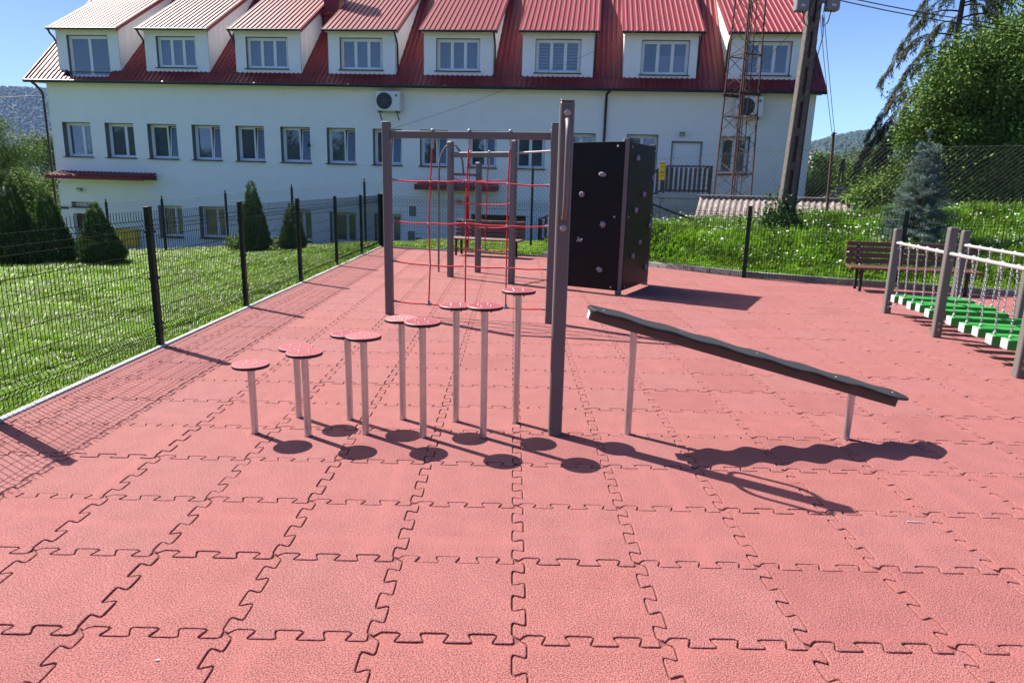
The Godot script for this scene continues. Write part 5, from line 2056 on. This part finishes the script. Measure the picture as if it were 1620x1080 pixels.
func needle_spray(n: int, len: float, needle: float, wid: float, sd: int, droop := 0.0) -> ArrayMesh:
	# a twig along -y with needles all round
	var r := RandomNumberGenerator.new()
	r.seed = sd
	var mb := MB.new()
	for i in n:
		var f := r.randf()
		var p := Vector3(r.randfn() * 0.02, -len * f, r.randfn() * 0.02)
		var a := r.randf() * TAU
		var d := (Vector3(cos(a), -0.7 - droop, sin(a))).normalized()
		var s := d.cross(Vector3(r.randfn(), r.randfn(), r.randfn())).normalized()
		var l := needle * r.randf_range(0.7, 1.3)
		mb.flat(p - s * wid * 0.5, p + s * wid * 0.5, p + d * l, d.cross(s))
	return mb.mesh()

func random_dir() -> Vector3:
	while true:
		var v := Vector3(rng.randf_range(-1, 1), rng.randf_range(-1, 1), rng.randf_range(-1, 1))
		if v.length_squared() < 1.0 and v.length_squared() > 0.01: return v.normalized()
	return UP

func broadleaf(called: String, label: String, base: Vector3, lobes: Array, n: int, spray: ArrayMesh, sd: int, tintc: Color, scale := 1.0, trunk_r := 0.16, group := "", category := "tree") -> Node3D:
	# lobes: [centre offset, radii]; sprays thicken towards the outside of every lobe
	rng.seed = sd
	var t := thing(called, label, category, base, Vector3.ZERO, group)
	var tr := MB.new()
	var hi: Vector3 = lobes[0][0]
	tr.tube(PackedVector3Array([Vector3(0, -0.3, 0), hi * 0.33 + Vector3(0.05, 0, 0.04), hi * 0.7 + Vector3(-0.05, 0, 0.02), hi + UP * lobes[0][1].y * 0.5]), trunk_r, trunk_r * 0.25, 9, false)
	for q in lobes:
		var a: Vector3 = hi * rng.randf_range(0.3, 0.6)
		var b: Vector3 = q[0]
		tr.tube(PackedVector3Array([a, a.lerp(b, 0.5) + UP * 0.15, b, b + random_dir() * q[1].x * 0.5]), trunk_r * 0.5, trunk_r * 0.12, 6, false)
		for k in 3:
			tr.tube(PackedVector3Array([b * 0.8, b + random_dir() * q[1] * 0.45, b + random_dir() * q[1] * 0.85]), trunk_r * 0.22, trunk_r * 0.06, 5, false)
	obj("trunk", tr, M.bark, t)
	var vol := 0.0
	for q in lobes: vol += pow(q[1].x * q[1].y * q[1].z, 0.67)
	var xs: Array = []
	var cs: Array = []
	var wob := FastNoiseLite.new()
	wob.seed = sd
	wob.frequency = 0.55
	for q in lobes:
		var k := int(n * pow(q[1].x * q[1].y * q[1].z, 0.67) / vol)
		var made := 0
		while made < k:
			# one leafy clump: a bunch of sprays round a point near the lobe's surface
			var d := random_dir()
			var rr := pow(rng.randf(), 0.40)
			var c: Vector3 = q[0] + d * q[1] * rr
			c = q[0] + (c - q[0]) * (1.0 + 0.34 * wob.get_noise_3dv(c * 1.6))
			var lit := rng.randf_range(0.8, 1.25)
			var size := rng.randf_range(0.10, 0.30) * maxf(0.7, scale) * clampf(q[1].x * 0.8, 0.35, 1.2)
			var cnt := rng.randi_range(5, 14)
			for j in cnt:
				var p := c + Vector3(rng.randfn(), rng.randfn() * 0.6, rng.randfn()) * size
				var bs := Basis.from_euler(Vector3(rng.randf_range(-0.6, 0.6), rng.randf() * TAU, rng.randf_range(-0.6, 0.6)))
				xs.append(Transform3D(bs.scaled(Vector3.ONE * scale * rng.randf_range(0.65, 1.15)), p))
				var v := rng.randf_range(0.75, 1.25) * lit
				cs.append(Color(tintc.r * v * rng.randf_range(0.9, 1.15), tintc.g * v, tintc.b * v * rng.randf_range(0.8, 1.2)))
			made += cnt
	many("crown", spray, M.leaf, xs, t, cs).set_meta("kind", "stuff")
	return t

func thuja(label: String, base: Vector3, h: float, r: float, sd: int, lean := 0.0, taper := 0.85) -> void:
	rng.seed = sd
	var t := thing("thuja", label, "thuja", base, Vector3(0, 0, lean), "thujas on the lawn")
	var tr := MB.new()
	tr.tube(PackedVector3Array([Vector3(0, -0.2, 0), Vector3(0, h * 0.8, 0)]), 0.05, 0.01, 7, false)
	obj("trunk", tr, M.bark, t)
	var xs: Array = []
	var cs: Array = []
	var n := int(2600 * h * r)
	var wob := FastNoiseLite.new()
	wob.seed = sd
	wob.frequency = 1.6
	for i in n:
		var f := 1.0 - sqrt(1.0 - rng.randf() * 0.995)
		var a := rng.randf() * TAU
		var prof := r * pow(1.0 - f, taper) * (0.62 + 0.38 * smoothstep(0.0, 0.14, f)) * 1.08 + 0.02
		var lump := 1.0 + 0.28 * wob.get_noise_3d(cos(a) * prof * 2, f * h * 2, sin(a) * prof * 2)
		var rr := prof * lump * (0.55 + 0.45 * pow(rng.randf(), 0.4))
		var p := Vector3(cos(a) * rr, f * h * 0.96 + 0.03, sin(a) * rr)
		var out := Vector3(cos(a), 0, sin(a))
		var y := (UP * 1.3 + out * rng.randf_range(0.2, 1.0) + random_dir() * 0.35).normalized()
		var bs := MB.towards(-y) * Basis(UP, rng.randf() * TAU)
		xs.append(Transform3D(bs.scaled(Vector3.ONE * rng.randf_range(0.7, 1.25) * (1.0 - 0.45 * f)), p))
		var v := rng.randf_range(0.6, 1.45)
		cs.append(Color(v * rng.randf_range(0.85, 1.25), v, v * 0.9))
	many("foliage", thuja_spray, M.thuja, xs, t, cs).set_meta("kind", "stuff")

var thuja_spray: ArrayMesh

func conifer(called: String, label: String, base: Vector3, h: float, r: float, sd: int, kind: String) -> void:
	rng.seed = sd
	var t := thing(called, label, "tree", base)
	var tr := MB.new()
	var xs: Array = []
	var cs: Array = []
	if kind == "larch":
		# slim leaning trunk, rising limbs that droop at the tips, hanging curtains of twigs
		var axis := func(f: float) -> Vector3: return Vector3(-0.22 + 0.62 * f + 0.1 * sin(f * 5.0), h * f, 0)
		var tp := PackedVector3Array()
		for i in 13: tp.append(axis.call(i / 12.0))
		tr.tube(tp, 0.19, 0.03, 9, false)
		for i in 56:
			var f := 0.24 + 0.74 * (i + rng.randf()) / 56.0
			var a := rng.randf() * TAU
			if i % 3 == 0: a = PI + rng.randf_range(-0.7, 0.7)
			elif i % 3 == 1: a = rng.randf_range(-0.7, 0.7)
			var L := r * (1.12 - f * 0.62) * rng.randf_range(0.65, 1.15)
			var out := Vector3(cos(a), 0, sin(a))
			var p0: Vector3 = axis.call(f)
			var pts := PackedVector3Array()
			for k in 8:
				var s := k / 7.0
				pts.append(p0 + out * L * s + UP * L * (0.26 * s - 0.92 * s * s * s) + random_dir() * 0.04 * s)
			tr.tube(pts, 0.034, 0.008, 5, false)
			for k in range(0, int(26 * L)):
				var s := 0.16 + 0.84 * sqrt(rng.randf())
				var q := s * 7.0
				var i0 := mini(int(q), 6)
				var p: Vector3 = pts[i0].lerp(pts[i0 + 1], q - i0)
				var tang := (pts[i0 + 1] - pts[i0]).normalized()
				var hang := (Vector3.DOWN * rng.randf_range(0.5, 1.2) + tang * rng.randf_range(0.1, 0.9) + random_dir() * 0.4).normalized()
				xs.append(Transform3D(MB.towards(-hang).scaled(Vector3.ONE * rng.randf_range(0.6, 1.35)), p + random_dir() * 0.05))
				var v := rng.randf_range(0.6, 1.25)
				cs.append(Color(v * 1.1, v, v * 0.9))
		obj("trunk", tr, M.bark, t)
		many("foliage", needle_spray(46, 0.42, 0.09, 0.020, 9, 0.6), M.needle_dark, xs, t, cs).set_meta("kind", "stuff")
	else:
		tr.tube(PackedVector3Array([Vector3(0, -0.2, 0), Vector3(0.02, h * 0.5, 0), Vector3(0, h, 0)]), 0.06, 0.012, 8, false)
		for w in 150:
			var f := 0.02 + 0.93 * pow((w + rng.randf()) / 150.0, 1.15)
			var a := w * 2.39996 + rng.randf_range(-0.4, 0.4)
			var L := r * pow(1.0 - f, 1.4) * rng.randf_range(0.6, 1.25) + 0.05
			var out := Vector3(cos(a), 0, sin(a))
			var rise := lerpf(-0.08, 0.55, f) + rng.randf_range(-0.1, 0.1)
			var p0 := Vector3(0, h * f, 0)
			var p1 := p0 + out * L + UP * L * rise
			tr.tube(PackedVector3Array([p0, p0.lerp(p1, 0.5) - UP * 0.03, p1]), 0.011, 0.004, 4, false)
			var side := out.cross(UP)
			for k in range(0, int(24 * L) + 5):
				var s := 0.12 + 0.88 * rng.randf()
				var p := p0.lerp(p1, s)
				var dir := (out * rng.randf_range(0.5, 1.2) + side * rng.randf_range(-0.9, 0.9) + UP * rng.randf_range(-0.25, 0.45)).normalized()
				xs.append(Transform3D(MB.towards(-dir).scaled(Vector3.ONE * rng.randf_range(0.6, 1.15) * (1.0 - 0.3 * s)), p))
				var v := rng.randf_range(0.55, 1.4)
				cs.append(Color(v, v, v * rng.randf_range(0.95, 1.2)))
		for k in 7:
			xs.append(Transform3D(MB.towards(Vector3(rng.randf_range(-0.5, 0.5), -1.3, rng.randf_range(-0.5, 0.5))).scaled(Vector3(0.55, 1.2, 0.55)), Vector3(0, h * 0.95, 0)))
			cs.append(Color(1.1, 1.1, 1.15))
		obj("trunk", tr, M.bark, t)
		many("foliage", needle_spray(64, 0.30, 0.045, 0.010, 19, -0.4), M.needle_blue, xs, t, cs).set_meta("kind", "stuff")

func plants() -> void:
	thuja_spray = needle_spray(26, 0.12, 0.045, 0.016, 31, 0.4)
	thuja("tallest thuja, pointed and dark green, leftmost on the lawn", Vector3(-11.25, height(-11.25, -12.9) - 0.02, -12.9), 2.28, 0.46, 301, 0.02)
	thuja("medium cone shaped thuja close beside the tallest one", Vector3(-10.42, height(-10.4, -12.8) - 0.02, -12.84), 1.82, 0.50, 302, 0.0, 1.05)
	thuja("short broad thuja standing in front of the yellow cabinet", Vector3(-9.10, height(-9.1, -12.55) - 0.02, -12.57), 1.46, 0.47, 303, 0.07, 1.1)
	thuja("slender tall thuja in the middle of the lawn beside a leafy shrub", Vector3(-7.48, height(-7.5, -17.2) - 0.02, -17.2), 2.24, 0.40, 304, 0.0, 0.9)
	thuja("small thuja nearest the fence corner, right of the slender one", Vector3(-6.48, height(-6.5, -17.5) - 0.02, -17.55), 1.52, 0.33, 305, 0.0, 0.8)
	var spray := leaf_spray(34, 0.34, 0.105, 0.066, 71)
	var spray2 := leaf_spray(30, 0.50, 0.20, 0.14, 72)
	var fine := leaf_spray(24, 0.20, 0.075, 0.045, 73)
	broadleaf("leafy_shrub", "bright variegated shrub at the foot of the slender thuja", Vector3(-7.95, height(-7.95, -17.7) - 0.05, -17.6), [[Vector3(0, 0.36, 0), Vector3(0.36, 0.34, 0.34)], [Vector3(0.55, 0.26, 0.25), Vector3(0.3, 0.25, 0.3)], [Vector3(1.05, 0.20, -0.1), Vector3(0.25, 0.2, 0.25)]], 230, fine, 401, Color(2.3, 2.0, 2.4), 0.9, 0.03, "", "shrub")
	# broadleaf trees on the right bank
	var g := "broadleaf trees on the right bank"
	broadleaf("broadleaf_tree", "tall dense broadleaf tree filling the right edge of the view", Vector3(17.3, 1.5, -19.3), [[Vector3(0.3, 5.2, 0), Vector3(2.9, 3.3, 2.6)], [Vector3(-1.8, 3.2, 0.8), Vector3(2.2, 2.5, 2.0)], [Vector3(1.8, 2.6, 1.2), Vector3(2.5, 2.4, 2.0)], [Vector3(1.5, 7.0, -0.3), Vector3(1.8, 1.9, 1.8)], [Vector3(-0.8, 1.3, 1.4), Vector3(2.2, 1.4, 1.2)]], 8500, spray, 411, Color(1.0, 1.0, 1.0), 1.0, 0.24, g)
	broadleaf("broadleaf_tree", "rounded broadleaf tree below the larch, left part of the leafy mass", Vector3(12.9, 1.4, -17.7), [[Vector3(0.1, 3.0, 0), Vector3(1.5, 1.75, 1.3)], [Vector3(-1.1, 2.2, 0.4), Vector3(1.15, 1.5, 1.0)], [Vector3(0.9, 1.5, 0.5), Vector3(1.3, 1.4, 1.1)], [Vector3(1.3, 3.9, -0.3), Vector3(1.3, 1.3, 1.1)], [Vector3(0.2, 0.6, 0.9), Vector3(1.7, 0.7, 0.8)]], 3400, spray, 412, Color(1.05, 1.08, 0.95), 0.95, 0.16, g)
	broadleaf("broadleaf_tree", "high broadleaf tree behind the leafy mass at the upper right corner", Vector3(21.5, 1.6, -21.0), [[Vector3(0.0, 6.2, 0), Vector3(3.4, 3.6, 3.0)], [Vector3(-1.2, 9.0, 0), Vector3(2.5, 2.4, 2.2)], [Vector3(-1.5, 3.2, 1.0), Vector3(2.6, 2.4, 2.2)]], 3200, spray, 413, Color(0.85, 0.9, 0.9), 1.15, 0.28, g)
	broadleaf("bush", "low yellow green bush left of the blue spruce", Vector3(10.9, 1.25, -17.2), [[Vector3(0, 0.62, 0), Vector3(0.95, 0.62, 0.7)], [Vector3(-0.9, 0.35, 0.2), Vector3(0.7, 0.4, 0.5)], [Vector3(0.6, 1.0, -0.3), Vector3(0.7, 0.6, 0.6)]], 620, fine, 414, Color(1.25, 1.2, 0.9), 1.2, 0.05, "bushes by the shed", "bush")
	broadleaf("bush", "scrubby bush in front of the hut with the hipped roof", Vector3(12.4, 1.0, -20.2), [[Vector3(0, 0.75, 0), Vector3(0.8, 0.7, 0.6)], [Vector3(-0.7, 0.35, 0.3), Vector3(0.6, 0.35, 0.5)]], 360, fine, 415, Color(1.15, 1.1, 0.9), 1.3, 0.05, "bushes by the shed", "bush")
	broadleaf("broadleaf_tree", "round green tree beyond the hut, right of the A-shaped pole", Vector3(17.0, 0.2, -31.6), [[Vector3(0, 2.6, 0), Vector3(1.25, 1.2, 1.2)], [Vector3(0.9, 2.0, 0.3), Vector3(1.1, 1.2, 1.0)], [Vector3(-0.3, 1.3, 0.4), Vector3(1.1, 0.9, 1.0)]], 900, spray, 416, Color(1.1, 1.1, 0.9), 1.0, 0.12, g)
	broadleaf("bush", "pale green bush showing between the house corner and the steel post", Vector3(13.6, 0.3, -29.0), [[Vector3(0, 1.3, 0), Vector3(0.9, 1.0, 0.8)], [Vector3(0.9, 0.9, 0.2), Vector3(0.9, 0.8, 0.8)], [Vector3(-0.8, 0.8, 0), Vector3(0.8, 0.8, 0.8)]], 620, spray, 417, Color(1.35, 1.3, 1.0), 0.9, 0.06, "bushes by the shed", "bush")
	broadleaf("broadleaf_tree", "dark tree in the valley behind the steel post", Vector3(24.0, -1.0, -52.0), [[Vector3(0, 4.4, 0), Vector3(2.0, 1.5, 1.6)], [Vector3(-1.8, 3.6, 0), Vector3(1.6, 1.2, 1.4)], [Vector3(2.2, 3.9, 0), Vector3(1.8, 1.6, 1.4)]], 700, spray2, 418, Color(0.8, 0.9, 0.85), 1.0, 0.14, g)
	conifer("larch_tree", "tall larch with drooping sparse branches against the sky", Vector3(15.35, 1.2, -23.4), 10.8, 2.55, 421, "larch")
	conifer("blue_spruce", "young blue spruce standing on the bank behind the right bench", Vector3(9.05, height(9.05, -13.1) - 0.05, -13.1), 2.52, 1.02, 422, "spruce")
	# trees left of the house
	var lg := "trees left of the house"
	broadleaf("broadleaf_tree", "tall grey green tree at the left edge beyond the tallest thuja", Vector3(-26.6, -2.2, -34.0), [[Vector3(0, 4.6, 0), Vector3(1.5, 1.9, 1.4)], [Vector3(-0.9, 3.0, 0.3), Vector3(1.5, 1.5, 1.3)], [Vector3(0.8, 2.4, 0.6), Vector3(1.5, 1.5, 1.3)], [Vector3(0.2, 1.0, 0.8), Vector3(1.9, 1.0, 1.2)]], 1500, spray, 431, Color(1.0, 1.0, 1.05), 1.0, 0.14, lg)
	broadleaf("broadleaf_tree", "dark tree touching the left corner of the house", Vector3(-26.2, -2.0, -38.0), [[Vector3(0, 4.9, 0), Vector3(1.7, 1.5, 1.5)], [Vector3(0.9, 3.2, 0.3), Vector3(1.6, 1.6, 1.4)], [Vector3(-0.9, 2.2, 0.6), Vector3(1.6, 1.4, 1.4)]], 1100, spray, 432, Color(0.8, 0.85, 0.9), 1.0, 0.14, lg)
	broadleaf("broadleaf_tree", "lower leafy tree behind the second thuja", Vector3(-22.0, -1.6, -29.0), [[Vector3(0, 2.5, 0), Vector3(1.3, 1.2, 1.1)], [Vector3(-1.1, 1.6, 0.3), Vector3(1.2, 1.2, 1.0)], [Vector3(0.9, 1.4, 0.4), Vector3(1.0, 1.1, 1.0)]], 1100, spray, 433, Color(1.0, 1.0, 0.95), 0.9, 0.12, lg)
	broadleaf("broadleaf_tree", "bushy tree at the far left edge below the hills", Vector3(-31.0, -2.4, -36.0), [[Vector3(0, 4.0, 0), Vector3(2.0, 1.8, 1.6)], [Vector3(1.0, 2.4, 0.3), Vector3(1.8, 1.6, 1.4)]], 1000, spray, 434, Color(0.95, 1.0, 0.95), 1.1, 0.14, lg)
	# trees across the road behind the viewer, mirrored in the windows
	var n := 0
	for q in [[-18, 26, 1.3, "fourth from the left"], [-9, 30, 1.5, "fourth from the right"], [0, 27, 1.2, "third from the right"], [10, 31, 1.5, "second from the right"], [19, 27, 1.4, "rightmost"], [-29, 25, 1.5, "third from the left"], [-41, 23, 1.5, "second from the left"], [-54, 20, 1.6, "farthest left"]]:
		var k: float = q[2] * 0.62
		broadleaf("broadleaf_tree", "%s of the broadleaf trees behind the viewer" % q[3], Vector3(q[0], 0, q[1]), [[Vector3(0, 5.0, 0) * k, Vector3(5.6, 3.2, 3.0) * k], [Vector3(0.6, 7.6, 0) * k, Vector3(3.4, 2.2, 2.2) * k], [Vector3(4.0, 3.0, 0) * k, Vector3(4.2, 2.8, 2.4) * k], [Vector3(-4.0, 2.6, 0) * k, Vector3(4.2, 2.8, 2.4) * k]], 1300, spray2, 450 + n, Color(0.9, 0.9, 0.9), 1.6, 0.3, "trees behind the viewer")
		n += 1

func blade_tuft(n: int, hgt: float, wid: float, spread: float, sd: int) -> ArrayMesh:
	var r := RandomNumberGenerator.new()
	r.seed = sd
	var mb := MB.new()
	for i in n:
		var a := r.randf() * TAU
		var p := Vector3(cos(a), 0, sin(a)) * spread * sqrt(r.randf())
		var b := r.randf() * TAU
		var s := Vector3(cos(b), 0, sin(b))
		var lean := Vector3(r.randfn(), 0, r.randfn()) * 0.38
		var h := hgt * r.randf_range(0.55, 1.2)
		var w := wid * r.randf_range(0.7, 1.3)
		var m := p + (UP + lean * 0.4) * h * 0.55
		var t := p + (UP * 0.92 + lean) * h
		var nn := (s.cross(UP) + UP * 0.5).normalized()
		mb.flat(p - s * w * 0.5, p + s * w * 0.5, m + s * w * 0.4, nn)
		mb.flat(p - s * w * 0.5, m + s * w * 0.4, m - s * w * 0.4, nn)
		mb.flat(m - s * w * 0.4, m + s * w * 0.4, t, nn)
	return mb.mesh()

func grass() -> void:
	rng.seed = 900
	var cam := Vector2(-0.07, 2.44)
	var lawn: Array = []
	var lc: Array = []
	var bank: Array = []
	var bc: Array = []
	var fl: Array = []
	var fc: Array = []
	var bare := FastNoiseLite.new()
	bare.seed = 8
	bare.frequency = 0.55
	var patch := FastNoiseLite.new()
	patch.seed = 18
	patch.frequency = 0.30
	var house_dir := Vector2(0.994, 0.1085)
	var tries := 0
	while lawn.size() < 78000 and tries < 400000:
		tries += 1
		var ang := deg_to_rad(rng.randf_range(-46.0, 5.0))
		var r := 4.6 * pow(36.0 / 4.6, rng.randf())
		var p := cam + Vector2(sin(ang), -cos(ang)) * r
		var cd := court_distance(p) if (p.x > -4.8 or p.y < -15.0) else 1.0
		if cd < 0.09: continue
		# not under the house
		if (p - Vector2(-0.1, -24.4)).dot(Vector2(-house_dir.y, house_dir.x)) < 0.15 and p.x > -19.2: continue
		var e := bare.get_noise_2d(p.x, p.y)
		if e > 0.24 and rng.randf() < 0.88: continue
		if cd < 0.3 and rng.randf() < 0.55: continue
		var y := height(p.x, p.y)
		var k := clampf(r / 9.0, 0.62, 2.4)
		var hy := k * rng.randf_range(0.7, 1.25) * (1.0 + 0.35 * patch.get_noise_2d(p.x * 3.0, p.y * 3.0))
		lawn.append(Transform3D(Basis(UP, rng.randf() * TAU).scaled(Vector3(k, hy * 0.8, k)), Vector3(p.x, y - 0.004, p.y)))
		var v := rng.randf_range(0.6, 1.45) * (1.0 + 0.5 * patch.get_noise_2d(p.x * 2.0, p.y * 2.0))
		var dry := rng.randf() < 0.07 + 0.45 * smoothstep(-17.5, -21.5, p.y)
		lc.append(Color(v * 1.6, v * 1.15, v * 1.5) if dry else Color(v * rng.randf_range(0.85, 1.15), v, v * 0.9))
	tries = 0
	while bank.size() < 62000 and tries < 300000:
		tries += 1
		var ang := deg_to_rad(rng.randf_range(3.0, 47.0))
		var r := 12.5 * pow(30.0 / 12.5, pow(rng.randf(), 0.9))
		var p := cam + Vector2(sin(ang), -cos(ang)) * r
		var cd := court_distance(p)
		if cd < 0.10: continue
		if (p - Vector2(-0.1, -24.4)).dot(Vector2(-house_dir.y, house_dir.x)) < 0.15 and p.x < 11.2: continue
		var y := height(p.x, p.y)
		var long := smoothstep(0.5, 1.6, cd)
		var k := rng.randf_range(1.3, 1.9)
		var hy := k * lerpf(0.8, 2.1, long) * rng.randf_range(0.6, 1.25) * (1.0 + 0.5 * patch.get_noise_2d(p.x * 4.0, p.y * 4.0))
		if bare.get_noise_2d(p.x + 40.0, p.y) > 0.42: hy *= 0.45
		bank.append(Transform3D(Basis(UP, rng.randf() * TAU).scaled(Vector3(k * 1.15, hy, k * 1.15)), Vector3(p.x, y - 0.006, p.y)))
		var v := rng.randf_range(0.5, 1.45) * (1.0 + 0.9 * patch.get_noise_2d(p.x * 3.0 + 9.0, p.y * 3.0))
		bc.append(Color(v * rng.randf_range(0.78, 1.08), v, v * 0.85))
		if long > 0.6 and r < 21.0 and patch.get_noise_2d(p.x * 2.0 + 70.0, p.y * 2.0) > -0.02 and rng.randf() < 0.14:
			fl.append(Transform3D(Basis.from_euler(Vector3(rng.randf_range(0.1, 0.9), rng.randf() * TAU, 0)).scaled(Vector3.ONE * rng.randf_range(0.6, 1.3)), Vector3(p.x, y + hy * 0.075 + 0.03, p.y)))
	# broad-leaved weeds standing in the meadow grass
	var wd: Array = []
	var wc: Array = []
	while wd.size() < 1500:
		var ang := deg_to_rad(rng.randf_range(6.0, 40.0))
		var p := cam + Vector2(sin(ang), -cos(ang)) * rng.randf_range(14.0, 22.0)
		var cd := court_distance(p)
		if cd < 0.9 or patch.get_noise_2d(p.x * 2.5 - 30.0, p.y * 2.5) < 0.02: continue
		wd.append(Transform3D(Basis.from_euler(Vector3(rng.randf_range(-0.4, 0.4), rng.randf() * TAU, 0)).scaled(Vector3.ONE * rng.randf_range(0.45, 1.05)), Vector3(p.x, height(p.x, p.y) + rng.randf_range(0.04, 0.22), p.y)))
		var v := rng.randf_range(0.7, 1.5)
		wc.append(Color(v * 1.1, v * 1.25, v))
	var wo := many("meadow_weeds", leaf_spray(20, 0.22, 0.08, 0.05, 91), M.leaf, wd, null, wc)
	wo.set_meta("kind", "stuff")
	tag(wo, "broad leaved weeds growing in patches on the grass bank", "weeds")
	var tuft := blade_tuft(11, 0.072, 0.0095, 0.055, 501)
	var lo := many("lawn_grass", tuft, M.grass, lawn, null, lc)
	lo.set_meta("kind", "stuff")
	tag(lo, "short green mown grass of the lawn left of the fence", "grass")
	var bo := many("bank_grass", blade_tuft(11, 0.075, 0.0115, 0.075, 502), M.grass, bank, null, bc)
	bo.set_meta("kind", "stuff")
	tag(bo, "longer green meadow grass on the bank behind the fence", "grass")
	var fm := MB.new()
	for k in 7:
		var a := TAU * k / 7.0
		fm.flat(Vector3.ZERO, Vector3(cos(a - 0.3), 0.1, sin(a - 0.3)) * 0.026, Vector3(cos(a + 0.3), 0.1, sin(a + 0.3)) * 0.026, UP)
	var fo := many("white_flowers", fm.mesh(), M.flower, fl)
	fo.set_meta("kind", "stuff")
	tag(fo, "small white clover flowers scattered in the bank grass", "flowers")

func far_forest() -> void:
	rng.seed = 77
	var cone := MB.new()
	cone.lathe(Transform3D.IDENTITY, [Vector2(0.36, 0.0), Vector2(0.30, 0.30), Vector2(0.16, 0.72), Vector2(0.0, 1.0)], 6)
	var ball := MB.new()
	ball.lathe(Transform3D.IDENTITY, [Vector2(0.15, 0.0), Vector2(0.42, 0.35), Vector2(0.36, 0.75), Vector2(0.0, 1.0)], 6)
	var xc: Array = []
	var cc: Array = []
	var xb: Array = []
	var cb: Array = []
	for q in [[-48.0, -29.0, 1150.0, 2500.0, 17000], [22.0, 37.0, 950.0, 1750.0, 15000]]:
		for i in q[4]:
			var ang := deg_to_rad(rng.randf_range(q[0], q[1]))
			var r := rng.randf_range(q[2], q[3])
			var x := sin(ang) * r
			var z := -cos(ang) * r
			var h := far_height(x, z)
			if h < 14.0 and rng.randf() < 0.8: continue
			if x > 1040.0 and rng.randf() < 0.93: continue
			var s := rng.randf_range(6.5, 11.5)
			var xf := Transform3D(Basis(UP, rng.randf() * TAU).scaled(Vector3(s * rng.randf_range(0.8, 1.2), s, s)), Vector3(x, h - 1.0, z))
			var v := rng.randf_range(0.8, 1.15)
			if rng.randf() < 0.65:
				xc.append(xf)
				cc.append(Color(v * 0.8, v * 0.85, v))
			else:
				xb.append(xf)
				cb.append(Color(v * 1.25, v * 1.25, v))
	for i in 900:     # valley trees near the foot of the slopes
		var ang := deg_to_rad(rng.randf_range(-46.0, -30.0) if i % 2 == 0 else rng.randf_range(22.0, 36.0))
		var r := rng.randf_range(120.0, 900.0)
		var x := sin(ang) * r
		var z := -cos(ang) * r
		var s := rng.randf_range(5.0, 9.0)
		xb.append(Transform3D(Basis(UP, rng.randf() * TAU).scaled(Vector3(s * 1.2, s, s * 1.2)), Vector3(x, far_height(x, z) - 0.5, z)))
		var v := rng.randf_range(0.8, 1.6)
		cb.append(Color(v * 1.4, v * 1.4, v))
	var f1 := many("conifer_forest", cone.mesh(), M.forest, xc, null, cc)
	f1.set_meta("kind", "stuff")
	tag(f1, "dark blue green conifer forest covering the distant hills", "forest")
	var f2 := many("mixed_forest", ball.mesh(), M.forest, xb, null, cb)
	f2.set_meta("kind", "stuff")
	tag(f2, "lighter broadleaf woods on the lower slopes of the hills", "forest")


func litter() -> void:
	var st := MB.new()
	st.tube(PackedVector3Array([Vector3(-0.045, 0.004, 0), Vector3(0, 0.008, 0.004), Vector3(0.05, 0.004, -0.002)]), 0.0035, 0.002, 5)
	var so := obj("straw", st, M.plank_white)
	so.position = Vector3(2.26, 0.0, -1.09)
	so.rotation.y = -0.1
	tag(so, "pale bit of straw lying on the paving at the right", "straw")
	var lf := MB.new()
	lf.flat(Vector3(-0.02, 0.002, 0), Vector3(0, 0.008, 0.009), Vector3(0.022, 0.004, 0), UP)
	lf.flat(Vector3(-0.02, 0.002, 0), Vector3(0.022, 0.004, 0), Vector3(0.001, 0.007, -0.009), UP)
	var lo := obj("dry_leaf", lf, M.plank_white)
	lo.scale = Vector3.ONE * 0.6
	lo.position = Vector3(-1.40, 0.001, 0.17)
	tag(lo, "tiny pale dry leaf on the paving at the lower left", "leaf")


func _ready() -> void:
	rng.seed = 1
	materials()
	camera_and_light()
	terrain()
	paving()
	kerbs()
	build_house()
	green_fences()
	chain_link()
	shed()
	far_things()
	lattice_mast()
	utility_pole()
	wires_and_rods()
	litter()
	stepping_discs()
	handle_post()
	balance_beam()
	climbing_frame()
	swing_bridge()
	bench("brown slatted park bench by the back fence behind the climbing frame", Vector3(-0.75, 0, -15.45), deg_to_rad(-19.0), 1.95)
	bench("brown slatted park bench on the right, behind the green plank bridge", Vector3(7.52, 0, -10.42), deg_to_rad(-13.0), 2.25)
	plants()
	grass()
	far_forest()
